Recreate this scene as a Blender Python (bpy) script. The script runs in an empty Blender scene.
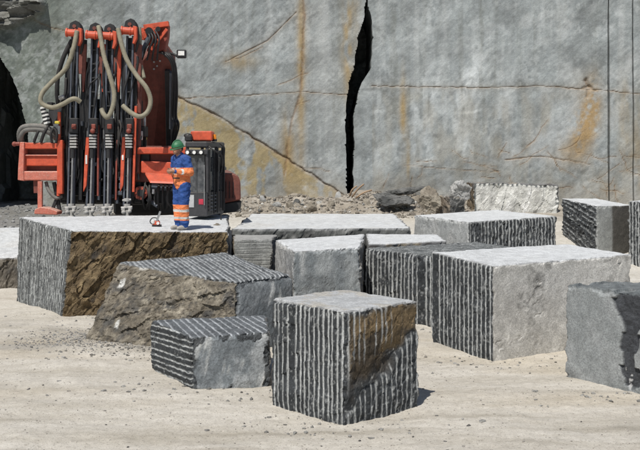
import bpy, bmesh, math, random
import numpy as np
from mathutils import Vector, Matrix
R = math.radians
scene = bpy.context.scene
COL = scene.collection
random.seed(7)

# ------------------------------------------------------------------ camera, sky, sun, exposure
F = 1000.0; HZ = 156.0; EYE = 3.1            # focal length and horizon row in pixels of a 640 x 450 picture, eye height
cd = bpy.data.cameras.new('camera'); cam = bpy.data.objects.new('camera', cd); COL.objects.link(cam)
cam.location = (0, 0, EYE); cam.rotation_euler = (R(90), 0, 0)
cd.sensor_width = 36.0; cd.lens = 36.0*F/640.0; cd.shift_y = -(225-HZ)/640.0
cd.clip_start = 0.1; cd.clip_end = 3000
scene.camera = cam
SUN_AZ, SUN_EL = 22.0, 56.0                  # degrees left of straight behind the camera, height
w = bpy.data.worlds.new('World'); scene.world = w; w.use_nodes = True
nt = w.node_tree; bg = nt.nodes['Background']
sky = nt.nodes.new('ShaderNodeTexSky'); sky.sky_type = 'NISHITA'; sky.sun_disc = False
sky.sun_elevation = R(SUN_EL); sky.sun_rotation = R(180+SUN_AZ); sky.altitude = 300
nt.links.new(sky.outputs[0], bg.inputs[0]); bg.inputs[1].default_value = 0.07
sl = bpy.data.lights.new('sun', 'SUN'); so = bpy.data.objects.new('sun', sl); COL.objects.link(so)
sl.energy = 4.2; sl.angle = R(0.53); sl.color = (1.0, 0.955, 0.88)
sd = Vector((-math.sin(R(SUN_AZ))*math.cos(R(SUN_EL)), -math.cos(R(SUN_AZ))*math.cos(R(SUN_EL)), math.sin(R(SUN_EL))))
so.rotation_euler = sd.to_track_quat('Z', 'Y').to_euler(); so.location = (-6, -4, 30)
vs = scene.view_settings; vs.view_transform = 'Standard'; vs.look = 'None'; vs.exposure = 0.0; vs.gamma = 1.0
scene.cycles.max_bounces = 6

def at(px, py, D):                           # where the sight line of a photo pixel meets distance D
    return Vector(((px-320.0)/F*D, D, EYE-(py-HZ)/F*D))

# ------------------------------------------------------------------ noise
def _h(ix, iy, iz, s):
    h = (ix.astype(np.uint32)*np.uint32(374761393) + iy.astype(np.uint32)*np.uint32(668265263)
         + iz.astype(np.uint32)*np.uint32(2147483647) + np.uint32((s*144269 + 1013) & 0xffffffff))
    h = (h ^ (h >> np.uint32(13)))*np.uint32(1274126177)
    h = (h ^ (h >> np.uint32(16)))*np.uint32(2246822519)
    h ^= h >> np.uint32(15)
    return (h & np.uint32(0xffffff)).astype(np.float64)/float(0xffffff)
def vnoise(p, s=0):                          # value noise, -1..1
    p = np.asarray(p, float); f = np.floor(p); i = f.astype(np.int64); t = p-f
    t = t*t*t*(t*(t*6-15)+10)
    x, y, z = i[:, 0], i[:, 1], i[:, 2]; tx, ty, tz = t[:, 0], t[:, 1], t[:, 2]
    r = 0
    for a in (0, 1):
        wa = tx if a else 1-tx
        for b in (0, 1):
            wb = wa*(ty if b else 1-ty)
            for c in (0, 1):
                r = r + wb*(tz if c else 1-tz)*_h(x+a, y+b, z+c, s)
    return r*2-1
def fbm(p, s=0, o=4, g=0.5, l=2.03):
    p = np.asarray(p, float); a = 1.0; r = 0; n = 0
    for k in range(o):
        r = r + a*vnoise(p, s+k*17); n += a; a *= g; p = p*l + 3.7
    return r/n
def ridged(p, s=0, o=4):
    p = np.asarray(p, float); a = 1.0; r = 0; n = 0
    for k in range(o):
        r = r + a*(1-np.abs(vnoise(p, s+k*31))*2); n += a; a *= 0.5; p = p*2.1 + 1.3
    return r/n
def worley(p, s=0):                          # F1, F2 and a value per cell
    p = np.asarray(p, float); i = np.floor(p).astype(np.int64)
    n = len(p); d1 = np.full(n, 9.0); d2 = np.full(n, 9.0); cv = np.zeros(n); off = np.zeros((n, 3))
    for a in (-1, 0, 1):
        for b in (-1, 0, 1):
            for c in (-1, 0, 1):
                x, y, z = i[:, 0]+a, i[:, 1]+b, i[:, 2]+c
                q = np.stack([x+_h(x, y, z, s), y+_h(x, y, z, s+1), z+_h(x, y, z, s+2)], 1)-p
                d = np.sqrt((q*q).sum(1)); v = _h(x, y, z, s+3)
                m = d < d1
                d2 = np.where(m, d1, np.minimum(d2, d)); cv = np.where(m, v, cv)
                off = np.where(m[:, None], q, off); d1 = np.where(m, d, d1)
    return d1, d2, cv, off
def facets(p, s=0):                          # broken planes: every cell is a tilted plane
    d1, d2, cv, off = worley(p, s)
    a = cv*39.7; return (cv-0.5) + off[:, 0]*np.sin(a*7) + off[:, 1]*np.cos(a*5) + off[:, 2]*np.sin(a*3+1)
def sstep(a, b, x):
    t = np.clip((x-a)/(b-a), 0, 1); return t*t*(3-2*t)
def mix(a, b, t):
    return a*(1-t[:, None]) + np.asarray(b)*t[:, None]

# ------------------------------------------------------------------ node materials
def new_mat(name, rough=0.8, metal=0.0, spec=0.4):
    m = bpy.data.materials.new(name); m.use_nodes = True; n = m.node_tree.nodes
    b = n['Principled BSDF']; b.inputs['Roughness'].default_value = rough; b.inputs['Metallic'].default_value = metal
    b.inputs['Specular IOR Level'].default_value = spec
    return m, m.node_tree, b
def N(t, kind, **kw):
    n = t.nodes.new(kind)
    for k, v in kw.items():
        if k in n.inputs: n.inputs[k].default_value = v
        else: setattr(n, k, v)
    return n
def noise(t, scale, detail=4, rough=0.6, coord='Object', stretch=None):
    tc = N(t, 'ShaderNodeTexCoord'); n = N(t, 'ShaderNodeTexNoise', Scale=scale, Detail=detail, Roughness=rough)
    src = tc.outputs[coord]
    if stretch:
        mp = N(t, 'ShaderNodeMapping'); mp.inputs['Scale'].default_value = stretch
        t.links.new(src, mp.inputs[0]); src = mp.outputs[0]
    t.links.new(src, n.inputs['Vector']); return n.outputs['Fac']
def ramp(t, src, stops):
    r = N(t, 'ShaderNodeValToRGB'); e = r.color_ramp.elements
    while len(e) < len(stops): e.new(0.5)
    for k, (p, c) in enumerate(stops):
        e[k].position = p; e[k].color = (*c, 1) if len(c) == 3 else c
    t.links.new(src, r.inputs[0]); return r.outputs[0]
def mixc(t, a, b, f, mode='MIX'):
    m = N(t, 'ShaderNodeMix', data_type='RGBA', blend_type=mode)
    for sock, v in ((m.inputs[0], f), (m.inputs[6], a), (m.inputs[7], b)):
        if hasattr(v, 'links'): t.links.new(v, sock)
        elif isinstance(v, (int, float)): sock.default_value = v
        else: sock.default_value = (*v, 1)
    return m.outputs[2]
def bump(t, b, src, strength, dist):
    n = N(t, 'ShaderNodeBump', Strength=strength, Distance=dist); t.links.new(src, n.inputs['Height'])
    t.links.new(n.outputs[0], b.inputs['Normal'])
def g3(v): return (v, v, v)

def rock_material(name, fine, mid, bstr, bdist, rough=0.85, lo=0.62, hi=1.42):
    m, t, b = new_mat(name, rough, 0, 0.3)
    a = N(t, 'ShaderNodeAttribute', attribute_name='col')
    n1 = noise(t, fine, 5, 0.75); n2 = noise(t, mid, 4, 0.6)
    c = mixc(t, a.outputs['Color'], ramp(t, n1, [(0.3, g3(lo)), (0.7, g3(hi))]), 1.0, 'MULTIPLY')
    c = mixc(t, c, ramp(t, n2, [(0.3, g3(0.82)), (0.7, g3(1.18))]), 1.0, 'MULTIPLY')
    t.links.new(c, b.inputs['Base Color'])
    bump(t, b, n1, bstr, bdist)
    return m
STONE = rock_material('quarried_stone', 42, 7, 0.55, 0.02)
def wall_material():
    m, t, b = new_mat('cliff_stone', 0.88, 0, 0.25)
    a = N(t, 'ShaderNodeAttribute', attribute_name='col')
    tc = N(t, 'ShaderNodeTexCoord')
    def sl(scale, rot, st, detail=5, rough=0.65):
        mp = N(t, 'ShaderNodeMapping'); mp.inputs['Rotation'].default_value = (0, rot, 0)
        m2 = N(t, 'ShaderNodeMapping'); m2.inputs['Scale'].default_value = st
        n = N(t, 'ShaderNodeTexNoise', Scale=scale, Detail=detail, Roughness=rough, Distortion=0.6)
        t.links.new(tc.outputs['Object'], mp.inputs[0]); t.links.new(mp.outputs[0], m2.inputs[0]); t.links.new(m2.outputs[0], n.inputs['Vector']); return n.outputs['Fac']
    n1 = sl(3.2, 0.75, (0.45, 1, 2.6)); n2 = sl(2.0, 0.0, (2.6, 1, 0.16)); n3 = sl(30, 0.4, (0.6, 1, 1.4), 3, 0.7); n4 = sl(8, 0.8, (0.9, 1, 1.25), 8, 0.85); n5 = sl(1.1, 0.5, (1, 1, 1.3), 8, 0.72)
    c = mixc(t, a.outputs['Color'], ramp(t, n1, [(0.30, (0.84, 0.85, 0.86)), (0.5, g3(1)), (0.72, (1.15, 1.15, 1.14))]), 1.0, 'MULTIPLY')
    c = mixc(t, c, ramp(t, n2, [(0.32, (0.84, 0.83, 0.8)), (0.5, g3(1)), (0.68, g3(1.15))]), 0.4, 'MULTIPLY')
    c = mixc(t, c, ramp(t, n4, [(0.36, g3(0.89)), (0.5, g3(1)), (0.64, g3(1.11))]), 1.0, 'MULTIPLY')
    c = mixc(t, c, ramp(t, n3, [(0.3, g3(0.82)), (0.7, g3(1.18))]), 1.0, 'MULTIPLY')
    c = mixc(t, c, (0.47, 0.495, 0.50), ramp(t, n5, [(0.54, g3(0)), (0.66, g3(0.35))]))
    t.links.new(c, b.inputs['Base Color'])
    h = mixc(t, n4, n3, 0.35); bump(t, b, h, 0.35, 0.04)
    return m
WALL = wall_material()
RUBBLE = rock_material('loose_stone', 45, 9, 0.5, 0.015)

def ground_material():
    m, t, b = new_mat('sandy_ground', 0.95, 0, 0.15)
    a = N(t, 'ShaderNodeAttribute', attribute_name='col')
    n1 = noise(t, 90, 4, 0.8); n2 = noise(t, 9, 5, 0.65); n3 = noise(t, 1.1, 4, 0.6, stretch=(0.35, 1.6, 1))
    n4 = noise(t, 34, 3, 0.6)
    c = mixc(t, a.outputs['Color'], ramp(t, n3, [(0.3, (0.84, 0.82, 0.78)), (0.7, (1.12, 1.12, 1.12))]), 1.0, 'MULTIPLY')
    c = mixc(t, c, ramp(t, n2, [(0.3, (0.88, 0.87, 0.85)), (0.7, (1.1, 1.1, 1.1))]), 1.0, 'MULTIPLY')
    c = mixc(t, c, ramp(t, n1, [(0.3, (0.58, 0.57, 0.56)), (0.47, (0.97, 0.97, 0.97)), (0.72, (1.15, 1.15, 1.15))]), 1.0, 'MULTIPLY')
    c = mixc(t, c, ramp(t, n4, [(0.33, (0.66, 0.65, 0.64)), (0.42, (1, 1, 1))]), 1.0, 'MULTIPLY')
    t.links.new(c, b.inputs['Base Color'])
    h = mixc(t, n1, n2, 0.6); bump(t, b, h, 0.8, 0.03)
    return m
GROUND = ground_material()

def paint(name, col, rough=0.5, dust=0.35, dustcol=(0.42, 0.37, 0.31), wear=None, metal=0.0, scale=6.0):
    m, t, b = new_mat(name, rough, metal, 0.4)
    n1 = noise(t, scale, 5, 0.7); n2 = noise(t, scale*5, 4, 0.7)
    c = mixc(t, tuple(x*0.72 for x in col), tuple(min(1, x*1.15) for x in col), ramp(t, n1, [(0.35, g3(0)), (0.65, g3(1))]))
    if wear: c = mixc(t, c, wear, ramp(t, n2, [(0.62, g3(0)), (0.72, g3(1))]))
    g = N(t, 'ShaderNodeNewGeometry'); s = N(t, 'ShaderNodeSeparateXYZ'); t.links.new(g.outputs['Normal'], s.inputs[0])
    up = N(t, 'ShaderNodeMapRange'); up.inputs[1].default_value = -0.2; up.inputs[2].default_value = 1.0
    up.inputs[3].default_value = 0.25*dust; up.inputs[4].default_value = 1.5*dust
    t.links.new(s.outputs[2], up.inputs[0])
    mu = N(t, 'ShaderNodeMath', operation='MULTIPLY'); mu.use_clamp = True
    t.links.new(up.outputs[0], mu.inputs[0]); t.links.new(ramp(t, n2, [(0.35, g3(0.35)), (0.65, g3(1.2))]), mu.inputs[1])
    c = mixc(t, c, dustcol, mu.outputs[0])
    t.links.new(c, b.inputs['Base Color'])
    bump(t, b, n2, 0.12, 0.004)
    return m
ORANGE = paint('orange_paint', (0.60, 0.085, 0.034), 0.5, 0.12, wear=(0.2, 0.08, 0.06))
SCUFF = paint('scuffed_orange_paint', (0.55, 0.11, 0.065), 0.7, 0.5, dustcol=(0.6, 0.5, 0.42), wear=(0.6, 0.5, 0.42))
MAROON = paint('dark_red_paint', (0.17, 0.042, 0.03), 0.6, 0.14, wear=(0.10, 0.035, 0.028))
BLACK = paint('black_steel', (0.018, 0.019, 0.022), 0.5, 0.05)
GUN = paint('grey_blue_steel', (0.1, 0.115, 0.145), 0.4, 0.1, metal=0.3)
STEEL = paint('worn_steel', (0.4, 0.41, 0.42), 0.35, 0.15, metal=0.7)
SILVER = paint('dusty_steel', (0.42, 0.42, 0.41), 0.6, 0.3)
RUBBER = paint('black_rubber', (0.02, 0.02, 0.022), 0.75, 0.08)
HOSE = paint('beige_hose', (0.25, 0.228, 0.165), 0.7, 0.15, dustcol=(0.4, 0.37, 0.3), wear=(0.2, 0.18, 0.14))
GREYHOSE = paint('grey_hose', (0.14, 0.14, 0.135), 0.8, 0.25)
WHITE = paint('white_plastic', (0.72, 0.72, 0.7), 0.5, 0.1)
YELLOW = paint('yellow_plastic', (0.7, 0.55, 0.06), 0.5, 0.1)
CABGREY = paint('cab_grey', (0.035, 0.036, 0.042), 0.45, 0.1)
PALEGREY = paint('pale_grey_panel', (0.45, 0.46, 0.47), 0.55, 0.15)
REDLABEL = paint('red_label', (0.45, 0.03, 0.06), 0.5, 0.05)
BLUECLOTH = paint('blue_cloth', (0.02, 0.075, 0.28), 0.95, 0.06, scale=14)
ORANGECLOTH = paint('orange_cloth', (0.85, 0.25, 0.09), 0.95, 0.08, scale=14)
REFLEX = paint('reflective_band', (0.6, 0.6, 0.58), 0.5, 0.1)
SKIN = paint('skin', (0.36, 0.19, 0.125), 0.6, 0.0)
HAIR = paint('dark_hair', (0.03, 0.022, 0.016), 0.8, 0.0)
GREEN = paint('green_helmet_plastic', (0.012, 0.16, 0.065), 0.5, 0.12)
SHOE = paint('pale_work_boot', (0.4, 0.38, 0.35), 0.8, 0.3)
GLOVE = paint('dark_glove', (0.05, 0.045, 0.04), 0.9, 0.2)
AMBER = paint('amber_lens', (0.75, 0.25, 0.02), 0.2, 0.05)
LENS = paint('lamp_lens', (0.8, 0.8, 0.78), 0.15, 0.05)
TWIG = paint('dry_wood', (0.36, 0.25, 0.16), 0.9, 0.2)
def glass_mat():
    m, t, b = new_mat('dark_glass', 0.06, 0, 0.5)
    t.links.new(ramp(t, noise(t, 9, 4), [(0.35, (0.03, 0.036, 0.044)), (0.75, (0.13, 0.135, 0.14))]), b.inputs['Base Color'])  # lighter mottling in the base colour stands in for sky reflections
    return m
GLASS = glass_mat()

# ------------------------------------------------------------------ object helpers
def world_loc(o):
    v = Vector((0, 0, 0))
    while o is not None: v = v + o.location; o = o.parent
    return v
def tag(o, label=None, cat=None, group=None, kind=None):
    if label: o['label'] = label
    if cat: o['category'] = cat
    if group: o['group'] = group
    if kind: o['kind'] = kind
    return o
def empty(name, loc):
    o = bpy.data.objects.new(name, None); o.location = loc; o.empty_display_size = 0.2; COL.objects.link(o); return o
def obj_from_arrays(name, V, faces, mat, col=None, smooth=False, origin=None, parent=None):
    V = np.asarray(V, float)
    o0 = np.zeros(3) if origin is None else np.asarray(origin, float)
    if parent is not None: o0 = np.array(world_loc(parent))
    me = bpy.data.meshes.new(name)
    faces = np.asarray(faces); k = faces.shape[1]
    me.vertices.add(len(V)); me.vertices.foreach_set('co', (V-o0).ravel())
    me.loops.add(faces.size); me.loops.foreach_set('vertex_index', faces.ravel().astype(np.int32))
    me.polygons.add(len(faces)); me.polygons.foreach_set('loop_start', np.arange(0, faces.size, k, dtype=np.int32))
    me.update(calc_edges=True)
    if col is not None:
        c = np.ones((len(V), 4)); c[:, :3] = np.clip(col, 0.002, 0.95)
        a = me.attributes.new('col', 'FLOAT_COLOR', 'POINT'); a.data.foreach_set('color', c.ravel())
    me.polygons.foreach_set('use_smooth', np.full(len(faces), smooth)); me.materials.append(mat)
    me.validate()
    o = bpy.data.objects.new(name, me); COL.objects.link(o)
    if parent is not None: o.parent = parent
    else: o.location = o0
    return o
class MB:                                    # collects shapes in world coordinates, builds ONE mesh object
    def __init__(s): s.bm = bmesh.new(); s.mats = []; s.cur = 0
    def use(s, mat):
        if mat not in s.mats: s.mats.append(mat)
        s.cur = s.mats.index(mat); return s
    def _mark(s, fs):
        for f in fs: f.material_index = s.cur
    def box(s, c, size, rot=None, bevel=0.008):
        m = Matrix.Translation(c) @ (rot.to_4x4() if rot else Matrix()) @ Matrix.Diagonal((*size, 1))
        r = bmesh.ops.create_cube(s.bm, size=1, matrix=m); vs = r['verts']
        fs = set(f for v in vs for f in v.link_faces); s._mark(fs)
        b = min(bevel, 0.3*min(size))
        if b > 0.001:
            es = list(set(e for v in vs for e in v.link_edges))
            q = bmesh.ops.bevel(s.bm, geom=es, offset=b, segments=1, affect='EDGES', profile=0.5); s._mark(q['faces'])
        return s
    def bar(s, a, b, w, h, bevel=0.006, up=(0, -1, 0)):   # box along a->b, w across, h along up
        a, b = Vector(a), Vector(b); d = b-a; z = d.normalized(); y = Vector(up); y = (y-z*y.dot(z))
        if y.length < 1e-4: y = Vector((1, 0, 0))-z*z.x
        y.normalize(); x = y.cross(z)
        return s.box((a+b)/2, (w, h, d.length), Matrix((x, y, z)).transposed(), bevel)
    def cyl(s, a, b, r, r2=None, n=14):
        a, b = Vector(a), Vector(b); d = b-a
        m = Matrix.Translation((a+b)/2) @ d.to_track_quat('Z', 'Y').to_matrix().to_4x4()
        q = bmesh.ops.create_cone(s.bm, cap_ends=True, segments=n, radius1=r, radius2=r if r2 is None else r2, depth=d.length, matrix=m)
        s._mark(set(f for v in q['verts'] for f in v.link_faces)); return s
    def ball(s, c, r, sub=2, squash=(1, 1, 1)):
        q = bmesh.ops.create_icosphere(s.bm, subdivisions=sub, radius=1, matrix=Matrix.Translation(c) @ Matrix.Diagonal((r*squash[0], r*squash[1], r*squash[2], 1)))
        s._mark(set(f for v in q['verts'] for f in v.link_faces)); return s
    def tube(s, pts, r, n=10, sub=6, ribs=0.0):            # round hose through points (Catmull-Rom)
        P = [Vector(p) for p in pts]; Q = []
        for i in range(len(P)-1):
            p0, p1, p2, p3 = P[max(i-1, 0)], P[i], P[i+1], P[min(i+2, len(P)-1)]
            for k in range(sub):
                t = k/sub
                Q.append(0.5*((2*p1)+(p2-p0)*t+(2*p0-5*p1+4*p2-p3)*t*t+(3*p1-p0-3*p2+p3)*t**3))
        Q.append(P[-1]); rings = []; nrm = None
        for i, q in enumerate(Q):
            d = (Q[min(i+1, len(Q)-1)]-Q[max(i-1, 0)]).normalized()
            if nrm is None: nrm = d.orthogonal().normalized()
            nrm = (nrm-d*nrm.dot(d)).normalized(); bi = d.cross(nrm)
            rr = r*(1+ribs*(i % 2))
            rings.append([s.bm.verts.new(q+rr*(math.cos(a)*nrm+math.sin(a)*bi)) for a in [2*math.pi*j/n for j in range(n)]])
        fs = []
        for A, B in zip(rings, rings[1:]):
            for j in range(n): fs.append(s.bm.faces.new((A[j], A[(j+1) % n], B[(j+1) % n], B[j])))
        fs.append(s.bm.faces.new(rings[0][::-1])); fs.append(s.bm.faces.new(rings[-1])); s._mark(fs)
        for f in fs[:-2]: f.smooth = True
        return s
    def prism(s, pts, vec, bevel=0.008):                   # polygon swept along vec
        vec = Vector(vec); A = [s.bm.verts.new(Vector(p)) for p in pts]; B = [s.bm.verts.new(Vector(p)+vec) for p in pts]
        fs = [s.bm.faces.new(A[::-1]), s.bm.faces.new(B)]
        k = len(A)
        for i in range(k): fs.append(s.bm.faces.new((A[i], A[(i+1) % k], B[(i+1) % k], B[i])))
        bmesh.ops.recalc_face_normals(s.bm, faces=fs); s._mark(fs)
        if bevel > 0:
            es = list(set(e for f in fs for e in f.edges))
            q = bmesh.ops.bevel(s.bm, geom=es, offset=bevel, segments=1, affect='EDGES', profile=0.5); s._mark(q['faces'])
        return s
    def build(s, name, mat=None, parent=None, loc=None):
        off = world_loc(parent) if parent is not None else Vector(loc or (0, 0, 0))
        me = bpy.data.meshes.new(name)
        for v in s.bm.verts: v.co -= off
        s.bm.to_mesh(me); s.bm.free()
        for m in (s.mats or [mat]): me.materials.append(m)
        o = bpy.data.objects.new(name, me); COL.objects.link(o)
        if parent is not None: o.parent = parent
        else: o.location = off
        return o

# ------------------------------------------------------------------ ground
def ground_z(x, y):
    x = np.asarray(x, float); y = np.asarray(y, float)
    z = 1.28*sstep(21.8, 31.5, y)
    pile = sstep(30.0, 33.8, y)*(0.36*np.exp(-((x-1.8)/2.8)**2) + 0.20*np.exp(-((x+2.2)/1.8)**2) + 0.16)
    p = np.stack([x*0.55, y*0.55, 0*x], 1) if x.ndim else np.array([[x*0.55, y*0.55, 0]])
    q = p/0.55
    n = 0.05*fbm(p, 3, 3) + pile*0.55*fbm(q*1.4, 5, 4)
    near = sstep(19.0, 15.5, y)
    n = n + near*0.012*np.sin(y*5.2+1.2*fbm(p, 9, 3)+0.05*x)*sstep(-0.3, 0.4, fbm(p*0.6, 11, 2))
    n = n + 0.02*fbm(q*3.1, 13, 4) + 0.010*np.clip(ridged(q*5.0, 14, 2), 0, 1)
    far = np.maximum(np.abs(x)-16, 0)+np.maximum(-y-4, 0)
    r = z + pile + n*np.clip(1-far/10, 0, 1)
    return r
def gz(x, y): return float(ground_z(np.array([x]), np.array([y]))[0])
def make_ground():
    xs = np.concatenate([[-900, -300, -120, -60, -35, -24, -18, -15], np.arange(-13, 13.01, 0.055), [15, 18, 24, 35, 60, 120, 300, 900]])
    yn = [9.4]
    while yn[-1] < 36: yn.append(yn[-1]+0.045*max(0.55, (yn[-1]/14)))
    ys = np.concatenate([[-900, -300, -100, -40, -15, -5, 0, 3, 5, 6.5, 7.5, 8.3, 8.9], yn, [38, 42, 60]])
    X, Y = np.meshgrid(xs, ys); x, y = X.ravel(), Y.ravel()
    z = ground_z(x, y); V = np.stack([x, y, z], 1)
    nx, ny = len(xs), len(ys)
    i = (np.arange(ny-1)[:, None]*nx+np.arange(nx-1)[None, :]).ravel()
    Fc = np.stack([i, i+1, i+nx+1, i+nx], 1)
    P = np.stack([x, y, 0*x], 1)
    c = np.tile(np.array([0.62, 0.59, 0.535]), (len(x), 1))
    grey = sstep(0.05, 0.5, fbm(P*0.8, 21, 4)+0.9*np.exp(-(((x+3.9)/1.6)**2+((y-16.6)/1.6)**2))-0.25)
    c = mix(c, (0.42, 0.40, 0.365), grey*0.8)
    gl = np.exp(-(((x+5.0)/2.6)**2+((y-17.2)/1.5)**2))*sstep(-0.3, 0.4, fbm(P*3.1, 29, 4)); c = mix(c, (0.40, 0.385, 0.355), gl*0.6)
    for ty_, tw in ((11.2, .16), (11.75, .14), (12.9, .2), (10.55, .2)):
        dd = np.abs(y-ty_-0.045*x-0.12*fbm(P*0.5, 33, 2)); tk = sstep(tw, tw*0.4, dd)*sstep(-0.25, 0.35, fbm(P*np.array([0.5, 3, 1]), 34, 3)); c = mix(c, c*np.array([0.82, 0.81, 0.79]), tk)
    warm = sstep(0.0, 0.6, fbm(P*np.array([0.25, 1.1, 1]), 23, 4)); c = mix(c, (0.60, 0.545, 0.455), warm*0.6)
    back = sstep(21.5, 23.5, y)*sstep(31.2, 29.0, y); c = mix(c, (0.60, 0.585, 0.55), back*0.8)
    heap = sstep(29.6, 31.2, y+0.6*fbm(P*1.2, 25, 3)); c = mix(c, (0.25, 0.22, 0.185), heap*(0.65+0.35*fbm(P*2.5, 27, 3)))
    left = sstep(-6.0, -7.6, x)*sstep(26.5, 29.0, y); c = mix(c, (0.24, 0.24, 0.235), left)
    o = obj_from_arrays('ground', V, Fc, GROUND, c, True)
    tag(o, 'pale sandy quarry floor', None, None, 'structure')
make_ground()

# ------------------------------------------------------------------ quarry wall
WD = 34.0
def wx(px): return (px-320)/F*WD
def wz(py): return EYE-(py-HZ)/F*WD
def poly_dist(x, z, pts):                    # distance to a polyline given in photo pixels
    d = np.full(len(x), 99.0)
    for (a, b), (c, e) in zip(pts, pts[1:]):
        ax, az, bx, bz = wx(a), wz(b), wx(c), wz(e); dx, dz = bx-ax, bz-az
        t = np.clip(((x-ax)*dx+(z-az)*dz)/(dx*dx+dz*dz), 0, 1)
        d = np.minimum(d, np.hypot(x-ax-t*dx, z-az-t*dz))
    return d
FL = [(367, -80), (367, -30), (367, 1), (364, 20), (358, 39), (354, 68), (348, 88), (345, 117), (346, 147), (346.5, 170), (347, 215)]
FR = [(366.5, -80), (366.5, -30), (367.5, 1), (372, 20), (372.5, 45), (371, 68), (362, 82), (359, 90), (353, 117), (354.5, 147), (353.5, 170), (353.5, 215)]
AL = [(-60, -60), (-14, 20), (-2, 50), (2, 60), (10, 73), (17, 90), (24, 117), (29, 141), (33, 165), (38, 190), (44, 215)]
def edge_x(z, pts):
    zz = np.array([wz(b) for a, b in pts])[::-1]; xx = np.array([wx(a) for a, b in pts])[::-1]
    return np.interp(z, zz, xx)
CRACKS = [([(172, 94), (200, 107), (225, 121), (262, 143), (300, 168), (330, 186), (350, 200)], 0.035, 0.10),
          ([(180, 98), (215, 97), (255, 95), (303, 92), (345, 95)], 0.014, 0.03),
          ([(303, -20), (304, 20), (303, 60), (300, 95), (292, 120), (287, 150), (284, 175)], 0.045, 0.03),
          ([(228, 61), (245, 52), (268, 40), (296, 12)], 0.02, 0.04),
          ([(225, 62), (240, 58), (262, 47)], 0.012, 0.02),
          ([(372, 86), (430, 87), (480, 88), (540, 86), (587, 89), (640, 94), (700, 97)], 0.018, 0.04),
          ([(505, 160), (540, 156), (572, 161), (590, 164)], 0.02, 0.03),
          ([(300, 168), (318, 169), (330, 171)], 0.012, 0.02),
          ([(404, 165), (440, 168), (475, 171), (500, 172)], 0.010, 0.02),
          ([(34, 20), (50, 27), (66, 31)], 0.018, 0.03), ([(620, 150), (628, 170), (640, 176)], 0.015, 0.03),
          ([(586, 80), (589, 87), (588, 96)], 0.06, 0.10), ([(583, 88), (590, 86), (596, 90)], 0.045, 0.08)]
_hr = random.Random(31)
for _k in range(46):
    _x, _y = (_hr.uniform(380, 640), _hr.uniform(140, 195)) if _k % 3 else (_hr.uniform(60, 640), _hr.uniform(5, 190))
    if _k % 5 == 0: _x, _y = _hr.uniform(575, 640), _hr.uniform(150, 192)
    _a = _hr.uniform(-0.4, 0.4) if _k % 2 else _hr.uniform(0.9, 2.2); _l = _hr.uniform(8, 34)
    _p = [(_x, _y)]
    for _j in range(4):
        _a += _hr.uniform(-0.45, 0.45); _x += math.cos(_a)*_l/4; _y += math.sin(_a)*_l/4; _p.append((_x, _y))
    CRACKS.append((_p, _hr.uniform(0.008, 0.015), _hr.uniform(0.008, 0.02)))
def blob0(cx, cy, rx, ry, x, z): return np.exp(-(((x-wx(cx))/(rx*WD/F))**2+((z-wz(cy))/(ry*WD/F))**2))
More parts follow.
